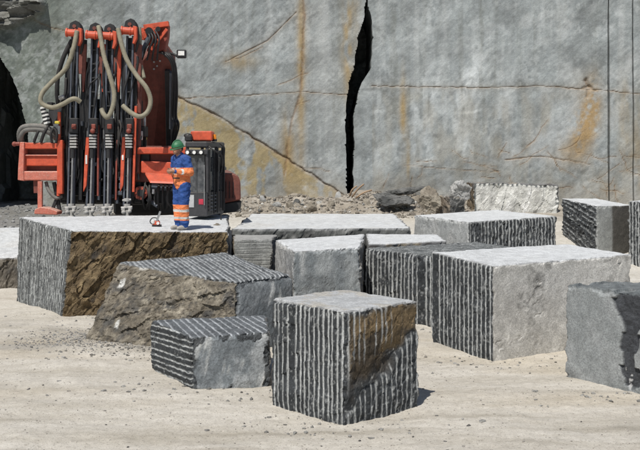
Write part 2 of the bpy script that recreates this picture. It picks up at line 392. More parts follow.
def make_panel(x0, x1, parent, seed, back):
    st = 0.033
    xs = np.arange(x0, x1+1e-6, (x1-x0)/max(1, round((x1-x0)/st)))
    if x0 < -12: xs = np.concatenate([np.linspace(x0, -12, 40, endpoint=False), np.arange(-12, x1, st), [x1]])
    if x1 > 12: xs = np.concatenate([np.arange(x0, 12, st), np.linspace(12, x1, 40)])
    zs = np.concatenate([[-0.5, 0.2], np.arange(0.7, 8.7, st), np.linspace(8.8, 14.5, 26)])
    X, Z = np.meshgrid(xs, zs); x, z = X.ravel(), Z.ravel(); n = len(x)
    P = np.stack([x, 0*x, z], 1)
    vis = np.ones(n)
    big = fbm(P*0.28, 40+seed, 3); y = 0.16*big + 0.045*fbm(P*0.8, 44, 3) + 0.007*fbm(P*5.0, 48, 4)
    y += 0.03*sstep(0.30, 0.5, fbm(P*0.6+7, 52, 3))         # shallow scabs
    y += 0.010*fbm(np.stack([x*0.9+z*0.5, 0*x, z*3.0-x*0.8], 1), 53, 4)
    base = np.tile(np.array([0.268, 0.292, 0.296]), (n, 1))
    Q = np.stack([x*np.cos(0.7)+z*np.sin(0.7), 0*x, (-x*np.sin(0.7)+z*np.cos(0.7))*3.2], 1)   # slanting cleavage
    veil = fbm(Q*0.9, 60, 5); base *= (1+0.30*veil)[:, None]
    base *= (1+0.22*fbm(P*2.6, 62, 5))[:, None]
    wob = x+0.12*fbm(P*np.array([1, 1, 0.5]), 64, 3)
    drip = fbm(np.stack([wob*4.0, 0*x, z*0.16], 1), 66, 4)                                    # run-off streaks
    base = mix(base, (0.40, 0.42, 0.42), 0.55*sstep(0.12, 0.6, drip)*sstep(-0.4, 0.3, fbm(P*0.35, 68, 3)))
    base = mix(base, (0.17, 0.18, 0.165), 0.55*sstep(0.12, 0.6, -drip)*sstep(-0.3, 0.4, fbm(P*0.4, 70, 3)))
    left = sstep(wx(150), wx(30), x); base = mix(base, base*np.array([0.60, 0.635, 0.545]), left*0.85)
    base = mix(base, (0.45, 0.47, 0.47), 0.5*sstep(0.1, 0.55, fbm(P*1.7+3, 74, 5))*sstep(wx(300), wx(560), x))
    sp = fbm(P*np.array([9, 1, 9]), 76, 4); lo_ = fbm(Q*0.55+9, 77, 3)
    base = mix(base, (0.50, 0.525, 0.53), 0.30*sstep(0.05, 0.30, sp+0.55*lo_-0.05)*sstep(-0.25, 0.25, lo_))
    base = mix(base, base*0.72, 0.4*sstep(0.12, 0.4, -sp-0.5*lo_))
    fl = fbm(np.stack([(x-z*0.9)*6, 0*x, (x+z)*1.1], 1), 78, 4); base = mix(base, base*0.72, 0.7*sstep(0.2, 0.34, fl)*sstep(wx(420), wx(250), x))
    base = mix(base, (0.46, 0.47, 0.46), 0.4*blob0(322, 40, 9, 90, x, z)+0.25*blob0(335, 120, 10, 60, x, z))
    # pale scuffed arcs left by the saw on the right half
    an = fbm(np.stack([x*7, 0*x, z*2.2], 1), 72, 4)
    for cx, cz, rr, ww, k in ((604, 140, 148, 6, .95), (604, 140, 139, 2, .6), (604, 140, 132, 3, .5), (578, 138, 152, 5, .75), (578, 138, 164, 3, .5), (640, 150, 150, 7, .45), (690, 120, 225, 10, .5), (560, 130, 185, 8, .45), (720, 90, 300, 12, .35)):
        d = np.hypot(x-wx(cx), z-wz(cz))/WD*F
        m = np.exp(-((d-rr)/ww)**2)*sstep(-0.45, 0.25, an)*sstep(wz(178), wz(150), z)*sstep(wz(cz-100), wz(cz-60), z)*(x < wx(cx))*(x > wx(374))
        base = mix(base, (0.52, 0.55, 0.555), m*k); y += 0.005*m
    dg = np.abs((z-wz(150))-0.75*(x-wx(530))); m = sstep(0.9, 0.2, dg+0.5*an)*sstep(wx(520), wx(535), x)*sstep(wx(585), wx(570), x); base = mix(base, (0.5, 0.525, 0.53), 0.5*m)
    # rust and ochre stains
    st_n = fbm(P*np.array([3.0, 1, 0.9]), 80, 4); fn = fbm(P*5, 82, 4)
    def blob(cx, cy, rx, ry, s=1): return np.exp(-(((x-wx(cx))/(rx*WD/F))**2+((z-wz(cy))/(ry*WD/F))**2))*s
    diag = edge_z = np.interp(x, [wx(a) for a, b in CRACKS[0][0]], [wz(b) for a, b in CRACKS[0][0]])
    inx = (x > wx(168))*(x < wx(349))
    och = inx*sstep(0.05, -0.12, z-diag)*sstep(-0.22, 0.5, 1.7*st_n+0.7*fn+0.75*np.exp(-((z-diag)/1.1)**2)-0.25+0.6*blob(215, 160, 30, 60)+0.35*blob(305, 185, 40, 18))
    base = mix(base, (0.335, 0.268, 0.14), och*0.88)
    rust = 1.3*blob(594, 103, 6, 22)+1.2*blob(587, 122, 9, 22)+1.0*blob(578, 142, 8, 18)+0.5*blob(566, 152, 8, 10)
    rust = np.clip(rust, 0, 1)*sstep(-0.8, 0.1, fn+st_n+0.25)
    base = mix(base, (0.37, 0.25, 0.115), rust*0.95)
    st2 = np.clip(blob(403, 115, 3.2, 32)+0.7*blob(408, 160, 2, 22)+0.8*blob(301, 70, 4, 90)+0.6*blob(348, 45, 4, 50)+0.7*blob(288, 150, 7, 34)+0.5*blob(350, 20, 9, 60)+0.5*blob(625, 120, 7, 40)+0.45*blob(638, 140, 6, 40)+0.5*blob(240, 62, 16, 8)+0.4*blob(170, 110, 8, 30), 0, 1)
    st2 *= sstep(-0.5, 0.4, st_n+0.2)
    base = mix(base, (0.34, 0.235, 0.09), np.clip(st2*1.15, 0, 1)*0.92)
    below = sstep(wz(86), wz(98), z)*(x > wx(372)); base = mix(base, (0.32, 0.30, 0.25), below*0.45*sstep(-0.3, 0.5, st_n))
    foot = sstep(2.6, 1.5, z+0.5*fbm(P*1.5, 84, 3)); base = mix(base, (0.34, 0.315, 0.27), foot*0.55)
    cj = 0.05*fbm(P*4.5, 90, 3); cn = fbm(P*3, 92, 3)
    for pts, wd, dp in CRACKS:
        d = poly_dist(x+cj, z+0.7*cj, pts)
        if d.min() > 0.4: continue
        m = np.exp(-(d/wd)**2)*(0.65+0.5*cn); m = np.clip(m, 0, 1); y += dp*m
        base = mix(base, (0.17, 0.10, 0.055), np.clip(m*0.8, 0, 1))
        halo = np.exp(-d/(wd*5)); base = mix(base, (0.31, 0.22, 0.12), halo*0.22)
    for a, b, r in ((208, 182, 5), (304, 182, 5), (293, 196, 3)):                              # white calcite splashes
        base = mix(base, (0.6, 0.6, 0.57), np.clip(blob(a, b, r*0.7, r*1.6)*sstep(-0.2, 0.3, fn), 0, 1))
    # broken dark lump at upper left
    lump = sstep(-0.05, 0.12, -np.hypot((x-wx(8))/1.15, (z-wz(4))/0.75)+1.0+0.35*fbm(P*1.6, 94, 4))
    y -= lump*(0.28+0.26*facets(P*np.array([1.5, 1, 4.0]), 95)+0.12*fbm(P*np.array([2, 1, 7]), 97, 4))
    base = mix(base, (0.19, 0.185, 0.17), lump*0.8)
    # the deep cleft and a far-left recess cut in to blacken the shadow there
    jz = 0.05*fbm(P*3.2, 98, 4)
    el, er = edge_x(z+jz, FL)+jz, edge_x(z-jz, FR)+0.8*jz
    def snap(e, x):
        d = x-e; x = np.where((d <= 0)*(d > -st), e, x); return np.where((d > 0)*(d < st), e+0.004, x)
    ins = (x > el)*(x < er); wide = (er-el) > 0.12
    x = np.where(wide*(np.abs(x-el) < np.abs(x-er)), snap(el, x), np.where(wide, snap(er, x), x))
    ins = np.where(np.abs(x-er) < 1e-6, True, ins)*(x < er+0.002)*(x > el)
    y = np.where(ins, y+4.6+0.4*fbm(P*2, 99, 3), y)
    y -= 0.10*np.exp(-np.abs(x-el)/0.5)*(x <= el)
    ea = edge_x(z+jz, AL)+2*jz
    x = snap(ea, x)
    y = np.where(x <= ea, y+5.0+0.5*fbm(P*1.2, 101, 3), y)
    y -= 0.12*np.exp(-np.abs(x-ea)/0.5)*(x > ea)
    V = np.stack([x, WD+y, z], 1); nx, nz = len(xs), len(zs)
    i = (np.arange(nz-1)[:, None]*nx+np.arange(nx-1)[None, :]).ravel()
    Fc = np.stack([i, i+1, i+nx+1, i+nx], 1)
    # closing sides and top run back into the hill
    ring = np.concatenate([np.arange(nz)*nx, (nz-1)*nx+np.arange(1, nx), ((np.arange(nz)[::-1])*nx+nx-1)[1:]])
    V2 = V[ring].copy(); V2[:, 1] = back
    k = len(V); m_ = np.arange(len(ring)-1)
    F2 = np.stack([ring[:-1], ring[1:], k+m_+1, k+m_], 1)
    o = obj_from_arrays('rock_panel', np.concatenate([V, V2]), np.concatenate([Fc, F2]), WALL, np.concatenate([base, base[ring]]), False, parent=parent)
    return o
wall = empty('rock_face', (0, WD, 0)); tag(wall, 'grey sawn quarry face with rusty stains and dark clefts', None, None, 'structure')
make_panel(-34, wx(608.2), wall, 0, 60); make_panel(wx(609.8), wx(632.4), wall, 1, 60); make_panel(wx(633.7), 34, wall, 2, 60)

def make_buttress():                          # unseen quarry corner beyond the left edge, shaped to throw shade on the wall
    us = np.linspace(0, 1, 120); zs = np.linspace(-0.5, 16, 90)
    U, Z = np.meshgrid(us, zs); u, z = U.ravel(), Z.ravel()
    # plan: along the inner side from the wall to the nose, then out to the left
    lean = np.interp(z, [0, 7.6, 9.5, 11, 13, 16], [-11.6, -11.5, -11.6, -12.5, -13.6, -15.0])
    x = np.where(u < 0.35, lean, lean-(u-0.35)/0.65*24); y = np.where(u < 0.35, 38.5-(u/0.35)*8.5, 30.0-1.5*(u-0.35))
    P = np.stack([x, y, z], 1); n = 0.35*facets(P*0.6, 140)+0.15*fbm(P*1.3, 141, 4)
    x = x+np.where(u < 0.35, n*0.45-0.1, 0); y = y-np.where(u < 0.35, 0, n)
    V = np.stack([x, y, z], 1); nx, nz = 120, 90
    i = (np.arange(nz-1)[:, None]*nx+np.arange(nx-1)[None, :]).ravel(); Fc = np.stack([i, i+1, i+nx+1, i+nx], 1)
    ring = (nz-1)*nx+np.arange(nx); V2 = V[ring].copy(); V2[:, 0] -= 25; V2[:, 1] = 60
    k = len(V); m_ = np.arange(nx-1); F2 = np.stack([ring[:-1], ring[1:], k+m_+1, k+m_], 1)
    c = np.tile(np.array([0.2, 0.21, 0.2]), (len(V)+nx, 1)); c *= (1+0.3*fbm(np.concatenate([V, V2])*1.1, 143, 4))[:, None]
    o = obj_from_arrays('shading_buttress', np.concatenate([V, V2]), np.concatenate([Fc, F2]), WALL, c, False)
    tag(o, 'unseen quarry corner at the left, shaped to shade the wall', None, None, 'structure')
make_buttress()

# ------------------------------------------------------------------ stone blocks
DARK = np.array([0.04, 0.044, 0.048]); POWDER = np.array([0.40, 0.412, 0.41]); PALE = np.array([0.58, 0.595, 0.605])
def groove(s=0.1, r=0.02, horiz=False, amp=0.02, keep=None, slope=0.0, dark=DARK, pale=POWDER, brown=None, skip=0.0, strength=1.0, along=None, fleckt=0.27):
    def f(a, b, La, Lb, P, sd):               # a along the face, b up the face, in metres
        t = (b+slope*a if horiz else a+slope*b)/math.sqrt(1+slope*slope)
        if along is not None: l_ = math.hypot(*along); t = (P[:, 0]*along[1]-P[:, 1]*along[0])/l_
        q = np.stack([a*0.7, b*0.7, 0*a+sd], 1)
        t = t+0.008*vnoise(q*0.9, sd)+0.001*vnoise(q*12, sd+1)
        idx = np.floor(t/s); jit = _h(idx.astype(np.int64), 0*idx.astype(np.int64), 0*idx.astype(np.int64)+sd, 3)
        d = np.abs(t/s-idx-0.5-0.26*(_h(idx.astype(np.int64), 0*idx.astype(np.int64)+5, 0*idx.astype(np.int64)+sd, 8)-0.5))*s
        rr = r*(0.8+0.4*jit)
        pres = sstep(-0.45, -0.1, fbm(np.stack([a*2.2, b*2.2, 0*a], 1), sd+5, 3)+0.28-skip)
        kk = np.ones(len(a)) if keep is None else keep(a/La, b/Lb, q)
        pres = pres*kk*(jit > 0.06)
        prof = 0.7*np.sqrt(np.clip(rr*rr-d*d, 0, None))*pres
        ro = amp*(0.8*facets(np.stack([a*6.5, b*6.5, 0*a], 1), sd+6)+0.7*fbm(np.stack([a*13, b*13, 0*a], 1), sd+7, 4))
        ro = ro*(1-0.8*sstep(rr*1.1, rr*0.7, d)*pres)+amp*0.5
        deep = np.zeros(len(a))
        if keep is not None: deep = (1-kk)*0.05*(0.4+fbm(q*4, sd+8, 4))
        g = sstep(rr*1.15, rr*0.7, d)*pres*strength*(0.75+0.25*sstep(-0.4, 0.0, fbm(np.stack([a*9, b*5, 0*a], 1), sd+15, 3)))
        c = np.tile(dark, (len(a), 1))*(1+0.5*fbm(q*8, sd+9, 4))[:, None]
        fleck = sstep(fleckt, fleckt+0.2, fbm(q*48, sd+10, 3)+0.35*fbm(q*7, sd+16, 3)); c = mix(c, pale*0.8, fleck*0.6)
        if brown is not None:
            bm_, bc = brown(a/La, b/Lb, q); c = mix(c, bc*(1+0.0*a)[:, None]*(1+0.55*fbm(q*7, sd+12, 4))[:, None], bm_)
        c = mix(c, pale*1.12, np.clip(g*(0.92+0.4*fbm(q*10, sd+11, 3)), 0, 1))
        return ro-prof-deep, c, 0.06
    return f
def rough(amp=0.07, c1=(0.16, 0.125, 0.085), c2=(0.075, 0.07, 0.066), c3=(0.28, 0.24, 0.18), sc=1.0, hi=0.35, slant=0.5, lo=0.45, white=0.0, fall=None, grain=0.0):
    def f(a, b, La, Lb, P, sd):
        q = np.stack([a, b, 0*a+sd*0.37], 1)*sc
        qs = np.stack([(a*math.cos(slant)+b*math.sin(slant))*1.0, (-a*math.sin(slant)+b*math.cos(slant))*2.3, 0*a+sd*0.37], 1)*sc
        h = amp*(0.9*fbm(q*1.5, sd, 3)+0.65*facets(qs*2.2+0.12*np.stack([vnoise(q*5, sd+71), vnoise(q*5, sd+72), 0*a], 1), sd+3)+0.22*facets(qs*6.0, sd+4)+0.3*fbm(q*10, sd+5, 4))
        n = fbm(qs*2.6, sd+6, 5); n2 = fbm(q*7, sd+7, 4)
        c = np.tile(np.array(c1), (len(a), 1))
        c = mix(c, c2, sstep(lo-0.5, lo+0.1, n+0.4*n2)); c = mix(c, c3, sstep(hi-0.2, hi+0.3, -n+0.5*n2))
        if grain:
            h = h+0.012*grain*facets(q*13, sd+61); g_ = fbm(q*17, sd+62, 3); c = mix(c, np.array(c3)*1.15, grain*sstep(0.15, 0.4, g_)*0.7); c = mix(c, np.array(c2)*0.7, grain*sstep(0.15, 0.4, -g_)*0.7)
        if white: c = mix(c, (0.62, 0.62, 0.6), sstep(0.42, 0.5, fbm(q*3.1+5, sd+8, 3))*white)
        c = c*(1+0.35*n2)[:, None]
        return h, c, fall or max(0.08, amp*2.5)
    return f
def smooth(c=(0.3, 0.31, 0.31), c2=(0.42, 0.42, 0.41), amp=0.008, patch=None, streak=0.0, sc=1.0, scar=0.0, mottle=0.0, rim=0.0):
    def f(a, b, La, Lb, P, sd):
        q = np.stack([a, b, 0*a+sd], 1)*sc
        h = amp*(fbm(q*2.0, sd, 3)+0.4*fbm(q*14, sd+1, 3)); n = fbm(q*2.4, sd+2, 5)
        cc = mix(np.tile(np.array(c), (len(a), 1)), c2, sstep(-0.25, 0.4, n))
        if streak: cc = mix(cc, (0.6, 0.61, 0.6), streak*sstep(0.1, 0.5, fbm(np.stack([(a-b*0.35)*7, b*1.2, 0*a], 1), sd+3, 4))*sstep(0.0, 0.4, fbm(q*1.5, sd+33, 3)))
        if scar:
            k = scar*sstep(0.1, 0.35, fbm(q*np.array([2.2, 3.4, 1])+3, sd+4, 4)); h = h-0.03*k*(0.5+facets(q*7, sd+5)); cc = mix(cc, (0.17, 0.165, 0.155), k*0.7)
        cc = cc*(1+0.12*fbm(q*22, sd+6, 3))[:, None]
        if rim:
            ed = np.minimum(np.minimum(a, La-a), np.minimum(b, Lb-b)); k = sstep(rim, rim*0.5, ed+rim*1.6*fbm(q*5, sd+51, 3)); h = h-0.02*k*(0.6+facets(q*9, sd+52)); cc = mix(cc, DARK*1.3, k*0.9)
        if mottle: cc = mix(cc, cc*0.5, mottle*sstep(0.05, 0.3, fbm(q*np.array([5, 3.2, 1]), sd+41, 5)+0.5*fbm(q*0.9, sd+42, 2))*sstep(-0.2, 0.1, fbm(q*15, sd+43, 3)))
        if patch is not None:
            dh, pm, pc = patch(a/La, b/Lb, q); h = h+dh; cc = mix(cc, pc, pm)
        return h, cc, 0.05
    return f
def sawn(c=PALE, amp=0.006, dirt=0.25, dirtc=(0.3, 0.29, 0.27)):
    def f(a, b, La, Lb, P, sd):
        q = np.stack([a, b, 0*a+sd], 1); n = fbm(q*1.6, sd, 5); n2 = fbm(q*9, sd+1, 4)
        cc = np.tile(np.array(c), (len(a), 1))*(1+0.14*n+0.10*n2)[:, None]
        ed = np.minimum(np.minimum(a, La-a), np.minimum(b, Lb-b))
        cc = mix(cc, dirtc, dirt*sstep(0.15, 0.5, n+0.35*n2)); cc = mix(cc, (0.2, 0.2, 0.2), 0.6*sstep(0.05, 0.0, ed+0.05*n2))
        return amp*(fbm(q*2.5, sd+2, 3)+0.4*n2), cc, 0.04
    return f
BLOCKS = []
def block(label, bot, top, right, left, upper, seed=1, res=(0.03, 0.03, 0.03), chip=0.035, back=None, name='stone_block', round_=0.0, group='quarried stone blocks'):
    """corners in the order front, right, back, left; right = face front->right, left = face front->left"""
    bot, top = np.array(bot, float), np.array(top, float)
    Lu = 0.5*(np.linalg.norm(top[1]-top[0])+np.linalg.norm(top[2]-top[3])); Lv = 0.5*(np.linalg.norm(top[3]-top[0])+np.linalg.norm(top[2]-top[1]))
    Lw = float(np.mean(top[:, 2]-bot[:, 2]))
    nu, nv, nw = [max(4, int(math.ceil(L/r))) for L, r in zip((Lu, Lv, Lw), res)]
    I, J, K = np.meshgrid(np.arange(nu+1), np.arange(nv+1), np.arange(nw+1), indexing='ij')
    surf = (I == 0) | (I == nu) | (J == 0) | (J == nv) | (K == 0) | (K == nw)
    idm = np.full(surf.shape, -1, np.int64); idm[surf] = np.arange(surf.sum())
    u, v, ww = I[surf]/nu, J[surf]/nv, K[surf]/nw
    def bil(c): return ((1-u)*(1-v))[:, None]*c[0]+(u*(1-v))[:, None]*c[1]+(u*v)[:, None]*c[2]+((1-u)*v)[:, None]*c[3]
    P = bil(bot)*(1-ww)[:, None]+bil(top)*ww[:, None]
    a_u, a_v, a_w = u*Lu, v*Lv, ww*Lw
    back = back or rough(0.04, (0.17, 0.165, 0.155), (0.1, 0.1, 0.1), (0.25, 0.24, 0.23))
    cen = bot.mean(0); disp = np.zeros_like(P); col = np.zeros_like(P); wsum = np.zeros(len(P))
    def nrm(i, j):
        e = top[j]-top[i]; n = np.array([e[1], -e[0], 0.0]); n /= np.linalg.norm(n)
        if np.dot(n[:2], (top[i]+top[j])[:2]/2-cen[:2]) < 0: n = -n
        return n
    specs = [(right, a_u, a_w, Lu, Lw, a_v, nrm(0, 1), J[surf] == 0), (back, a_v, a_w, Lv, Lw, Lu-a_u, nrm(1, 2), I[surf] == nu),
             (back, a_u, a_w, Lu, Lw, Lv-a_v, nrm(3, 2), J[surf] == nv), (left, a_v, a_w, Lv, Lw, a_u, nrm(0, 3), I[surf] == 0),
             (upper, a_u, a_v, Lu, Lv, Lw-a_w, np.array([0, 0, 1.0]), K[surf] == nw)]
    for k, (fn, a, b, La, Lb, d, n, on) in enumerate(specs):
        sel = d < 0.35
        h, c, fall = fn(a[sel], b[sel], La, Lb, P[sel], seed*13+k*7)
        wgt = np.clip(1-d[sel]/fall, 0, 1); disp[sel] += n[None]*(h*wgt)[:, None]
        on_ = on[sel]; prio = 3.0 if k == 4 else 1.0
        ii = np.where(sel)[0][on_]; col[ii] += c[on_]*prio; wsum[ii] += prio
    wsum[wsum == 0] = 1; none = col.sum(1) == 0; col /= wsum[:, None]; col[none] = DARK
    # chipped and worn edges: continuous over the whole surface
    du, dv, dw = np.minimum(a_u, Lu-a_u), np.minimum(a_v, Lv-a_v), np.minimum(a_w+0.4*(a_w < Lw/2), Lw-a_w)
    dsort = np.sort(np.stack([du, dv, dw], 1), 1); de = dsort[:, 1]
    ch = np.clip(chip*(0.55+1.1*fbm(P*4.2, seed+200, 4)+0.8*fbm(P*13, seed+203, 3))-de*0.75, 0, None)
    mid = P.mean(0); to = mid[None]-P; to /= np.linalg.norm(to, axis=1)[:, None]
    disp += to*ch[:, None]
    if round_: disp += to*(round_*np.exp(-de/round_*0.8)*(0.7+0.8*fbm(P*1.2, seed+210, 3)))[:, None]
    foot = np.clip(1-a_w/0.16, 0, 1); disp += (to*np.array([1, 1, 0]))*(foot*0.05*(0.4+fbm(P*4, seed+220, 4)))[:, None]
    P = P+disp
    def quads(ids, flip):
        q = np.stack([ids[:-1, :-1].ravel(), ids[1:, :-1].ravel(), ids[1:, 1:].ravel(), ids[:-1, 1:].ravel()], 1)
        return q[:, ::-1] if flip else q
    Fc = np.concatenate([quads(idm[:, 0, :], False), quads(idm[:, nv, :], True), quads(idm[0, :, :], True), quads(idm[nu, :, :], False),
                         quads(idm[:, :, nw], False), quads(idm[:, :, 0], True)])
    o = obj_from_arrays(name, P, Fc, STONE, col, False, origin=(cen[0], cen[1], bot[:, 2].min()))
    tag(o, label, 'stone block', group)
    BLOCKS.append(o); return o
def quad(f, r, b, l, z0=None):               # plan corners (x, y, z_top) -> bottom and top corner lists
    top = [f, r, b, l]
    bot = [(p[0], p[1], (gz(p[0], p[1]) if z0 is None else z0)-0.06) for p in top]
    return bot, top

BRN = np.array([0.165, 0.118, 0.064])
# the front cube
def cube_keep(a, b, q):
    line = 0.22+0.62*a+0.10*fbm(q*4, 301, 3)
    low = sstep(0.02, -0.05, b-line+0.1); upleft = sstep(0.3, 0.2, a+0.35*(1-b))*sstep(0.0, 0.1, b-line+0.05)
    top = sstep(0.55, 0.68, b+0.1*fbm(q*6, 302, 3))*sstep(0.85, 0.4, a)*(np.abs(np.sin(a*9)) > 0.4)
    return np.clip(low+upleft+top*0.7, 0, 1)
def cube_brown(a, b, q):
    line = 0.24+0.52*a+0.08*fbm(q*4, 301, 3)
    m = sstep(-0.10, 0.12, b-line+0.12*fbm(q*9, 307, 4))*sstep(1.02, 0.9, b-0.1*fbm(q*5, 304, 3))*sstep(0.0, 0.12, a)
    return np.clip(m, 0, 1)*0.95, np.where((fbm(q*6+2, 306, 4) > 0.05)[:, None], BRN*0.95, BRN*np.array([[0.42, 0.45, 0.55]]))
b_, t_ = quad((0.29, 11.5, 1.31), (1.21, 12.35, 1.31), (0.31, 13.38, 1.32), (-0.61, 12.5, 1.32), 0)
block('cube shaped grooved block with a rusty brown patch on its right face', b_, t_,
      groove(0.092, 0.0145, keep=cube_keep, brown=cube_brown, amp=0.02), groove(0.083, 0.0145, amp=0.013), sawn(PALE*0.74, dirt=0.4, dirtc=(0.33, 0.27, 0.17)), 1, (0.0105, 0.0092, 0.016), 0.04, back=rough(0.015))
# big light-faced block at right
b_, t_ = quad((2.61, 15.1, 1.44), (5.2, 16.72, 1.45), (4.5, 18.2, 1.5), (1.84, 16.5, 1.515), 0)
block('long block with a pale weathered right face and dark drill grooves on its left end', b_, t_,
      smooth((0.46, 0.45, 0.425), (0.62, 0.61, 0.58), 0.008, scar=0.35, mottle=0.75), groove(0.110, 0.0165, amp=0.012), sawn(PALE*1.02, dirt=0.15), 2, (0.022, 0.0105, 0.022), 0.035)
# right front block
def black_break(a, b, q):
    a = 1-a
    e = fbm(q*3.2, 310, 4)
    c1 = sstep(0.03, 0.0, np.abs(a-0.625-0.03*np.sin(b*11))-0.035-0.13*sstep(0.35, 0.95, b)+0.13*e+0.05*sstep(0.1, 0.35, np.sin(b*19+1)))*sstep(0.03, 0.12, b)
    c2 = sstep(0.0, 0.1, a-0.80+0.1*e)
    m = np.clip(c1+0.0*c2, 0, 1)
    return -0.045*m*(0.7+0.7*fbm(q*7, 312, 4)) - 0.03*c2*(0.5+0.8*fbm(q*6, 313, 4)), np.clip(m*0.95+c2*0.9, 0, 1), None
def right_patch(a, b, q):
    dh, m, _ = black_break(a, b, q); wt = sstep(0.15, 0.3, 0.7*fbm(q*9, 314, 3)+1.6*(0.30-b)+0.8*(0.2-a))
    return dh, m, np.where(wt[:, None] > 0.5, np.array([[0.5, 0.5, 0.5]]), np.array([[0.045, 0.048, 0.055]]))
b_, t_ = quad((4.42, 12.55, 1.29), (6.3, 13.6, 1.29), (5.3, 15.0, 1.27), (3.46, 14.1, 1.27), 0)
block('smooth grey block with a jagged black break down its face', b_, t_,
      rough(0.05, (0.3, 0.3, 0.3), (0.1, 0.1, 0.1), (0.5, 0.5, 0.5)), smooth((0.265, 0.282, 0.285), (0.32, 0.335, 0.338), 0.005, patch=right_patch),
      rough(0.03, (0.15, 0.165, 0.17), (0.09, 0.1, 0.105), (0.24, 0.25, 0.25), fall=0.05), 3, (0.03, 0.016, 0.02), 0.04)
# grooved dark block behind the long one
b_, t_ = quad((2.1, 18.0, 1.29), (4.1, 19.3, 1.28), (3.3, 20.9, 1.3), (0.86, 19.6, 1.29), 0)
block('dark drill grooved block with a rough dark top behind the long pale faced block', b_, t_,
      rough(0.04), groove(0.105, 0.0165, amp=0.014), groove(0.12, 0.02, amp=0.012, slope=1.36, dark=np.array([0.11, 0.118, 0.12]), pale=np.array([0.34, 0.35, 0.35])), 4, (0.03, 0.014, 0.028), 0.05)
# small ridged block at front left
b_, t_ = quad((-1.68, 13.2, 0.70), (-0.68, 13.42, 0.73), (-0.82, 14.95, 0.72), (-2.49, 14.7, 0.69), 0)
block('low block with sideways ridges on its left end and a smooth bluish front', b_, t_,
      smooth((0.17, 0.19, 0.205), (0.34, 0.36, 0.375), 0.012, streak=0.9, sc=1.4, rim=0.075), groove(0.085, 0.012, horiz=True, amp=0.014, slope=0.06, fleckt=0.42),
      groove(0.105, 0.013, amp=0.008, fleckt=0.42, along=(0.4, -1.23), dark=np.array([0.11, 0.12, 0.13]), pale=np.array([0.37, 0.39, 0.41])), 5, (0.014, 0.022, 0.012), 0.045)
# rough brown block, centre left
bot = [(-1.32, 15.35, -0.06), (-0.4, 16.5, -0.06), (-1.78, 18.9, -0.06), (-4.05, 16.85, -0.06)]
top = [(-1.27, 15.6, 1.13), (-0.41, 16.5, 1.14), (-1.78, 18.95, 1.3), (-3.52, 17.25, 1.28)]
bot2 = [bot[3], bot[0], bot[1], bot[2]]; top2 = [top[3], top[0], top[1], top[2]]
# order front=left-front corner so that the long brown face is the "right" face
block('rough brownish grey block with slanting ridges across its top, in front of the tallest block', bot2, top2,
      rough(0.055, (0.155, 0.135, 0.105), (0.078, 0.075, 0.07), (0.25, 0.225, 0.18), white=0.9, lo=0.5, slant=0.15, hi=0.3, grain=1.0), rough(0.06, (0.2, 0.18, 0.15)),
      groove(0.088, 0.015, amp=0.012, along=(0.6, -1.6), dark=np.array([0.10, 0.108, 0.115]), pale=np.array([0.37, 0.385, 0.395])), 6, (0.018, 0.02, 0.024), 0.06,
      back=smooth((0.13, 0.145, 0.155), (0.21, 0.225, 0.235), 0.02, streak=0.6, sc=1.2, rim=0.05), round_=0.09)
# tallest block under the drills
bot = [(-4.97, 19.25, -0.06), (-1.8, 19.75, -0.06), (-2.15, 23.9, -0.06), (-6.5, 21.4, -0.06)]
top = [(-4.80, 19.28, 1.66), (-1.81, 19.7, 1.60), (-2.2, 23.9, 1.66), (-6.46, 21.45, 1.79)]
bot.insert(0, bot.pop(0)); 
top[3] = (-6.46, 21.45, 1.79)
def tall():
    # back-left corner is cut off square behind the drills
    b = [bot[0], bot[1], (-2.3, 24.4, -0.06), (-6.5, 21.4, -0.06)]; t = [top[0], top[1], (-2.25, 24.4, 1.68), top[3]]
    return b, t
b_, t_ = tall()
block('tallest block with a rusty brown broken front, carrying the drills and the worker', b_, t_,
      rough(0.10, (0.125, 0.09, 0.05), (0.045, 0.04, 0.036), (0.25, 0.19, 0.11), slant=0.75, hi=0.4, lo=0.6, fall=0.22, grain=0.45, sc=0.75), groove(0.125, 0.026, amp=0.012, dark=np.array([0.085, 0.09, 0.092]), pale=np.array([0.44, 0.455, 0.45])),
      sawn(PALE*1.02, dirt=0.15), 7, (0.017, 0.0145, 0.017), 0.05)
# smooth pale topped block in the middle
b_, t_ = quad((-0.47, 17.75, 1.40), (0.74, 18.35, 1.42), (0.98, 21.6, 1.42), (-0.92, 20.3, 1.40), 0)
block('broad block with a white dusty top and smooth scuffed grey front, just behind the cube', b_, t_,
      smooth((0.20, 0.22, 0.23), (0.34, 0.36, 0.365), 0.014, streak=0.9, scar=0.3), smooth((0.3, 0.3, 0.29), (0.42, 0.42, 0.41), 0.03, streak=0.4), sawn(PALE*1.04, dirt=0.2), 8, (0.03, 0.03, 0.03), 0.06)
b_, t_ = quad((0.96, 19.76, 1.35), (2.6, 20.62, 1.35), (2.6, 21.95, 1.38), (1.01, 21.85, 1.40), 0)
block('narrow slab with a white dusty top in the gap behind the dark topped grooved block', b_, t_, rough(0.02, (0.2, 0.2, 0.2)), smooth(amp=0.01), sawn(PALE*1.04, dirt=0.2), 18, (0.03, 0.03, 0.03), 0.02)
# low ridged slab piece between
b_, t_ = quad((-1.74, 20.25, 1.40), (-1.0, 20.45, 1.40), (-0.95, 21.6, 1.40), (-1.85, 21.6, 1.40), 0)
block('small block with sideways saw lines in the gap behind the rough brown block', b_, t_,
      groove(0.075, 0.009, horiz=True, amp=0.006, dark=np.array([0.25, 0.255, 0.245]), pale=np.array([0.34, 0.345, 0.33])), rough(0.03), sawn(np.array([0.36, 0.36, 0.35])), 9, (0.03, 0.03, 0.014), 0.03)
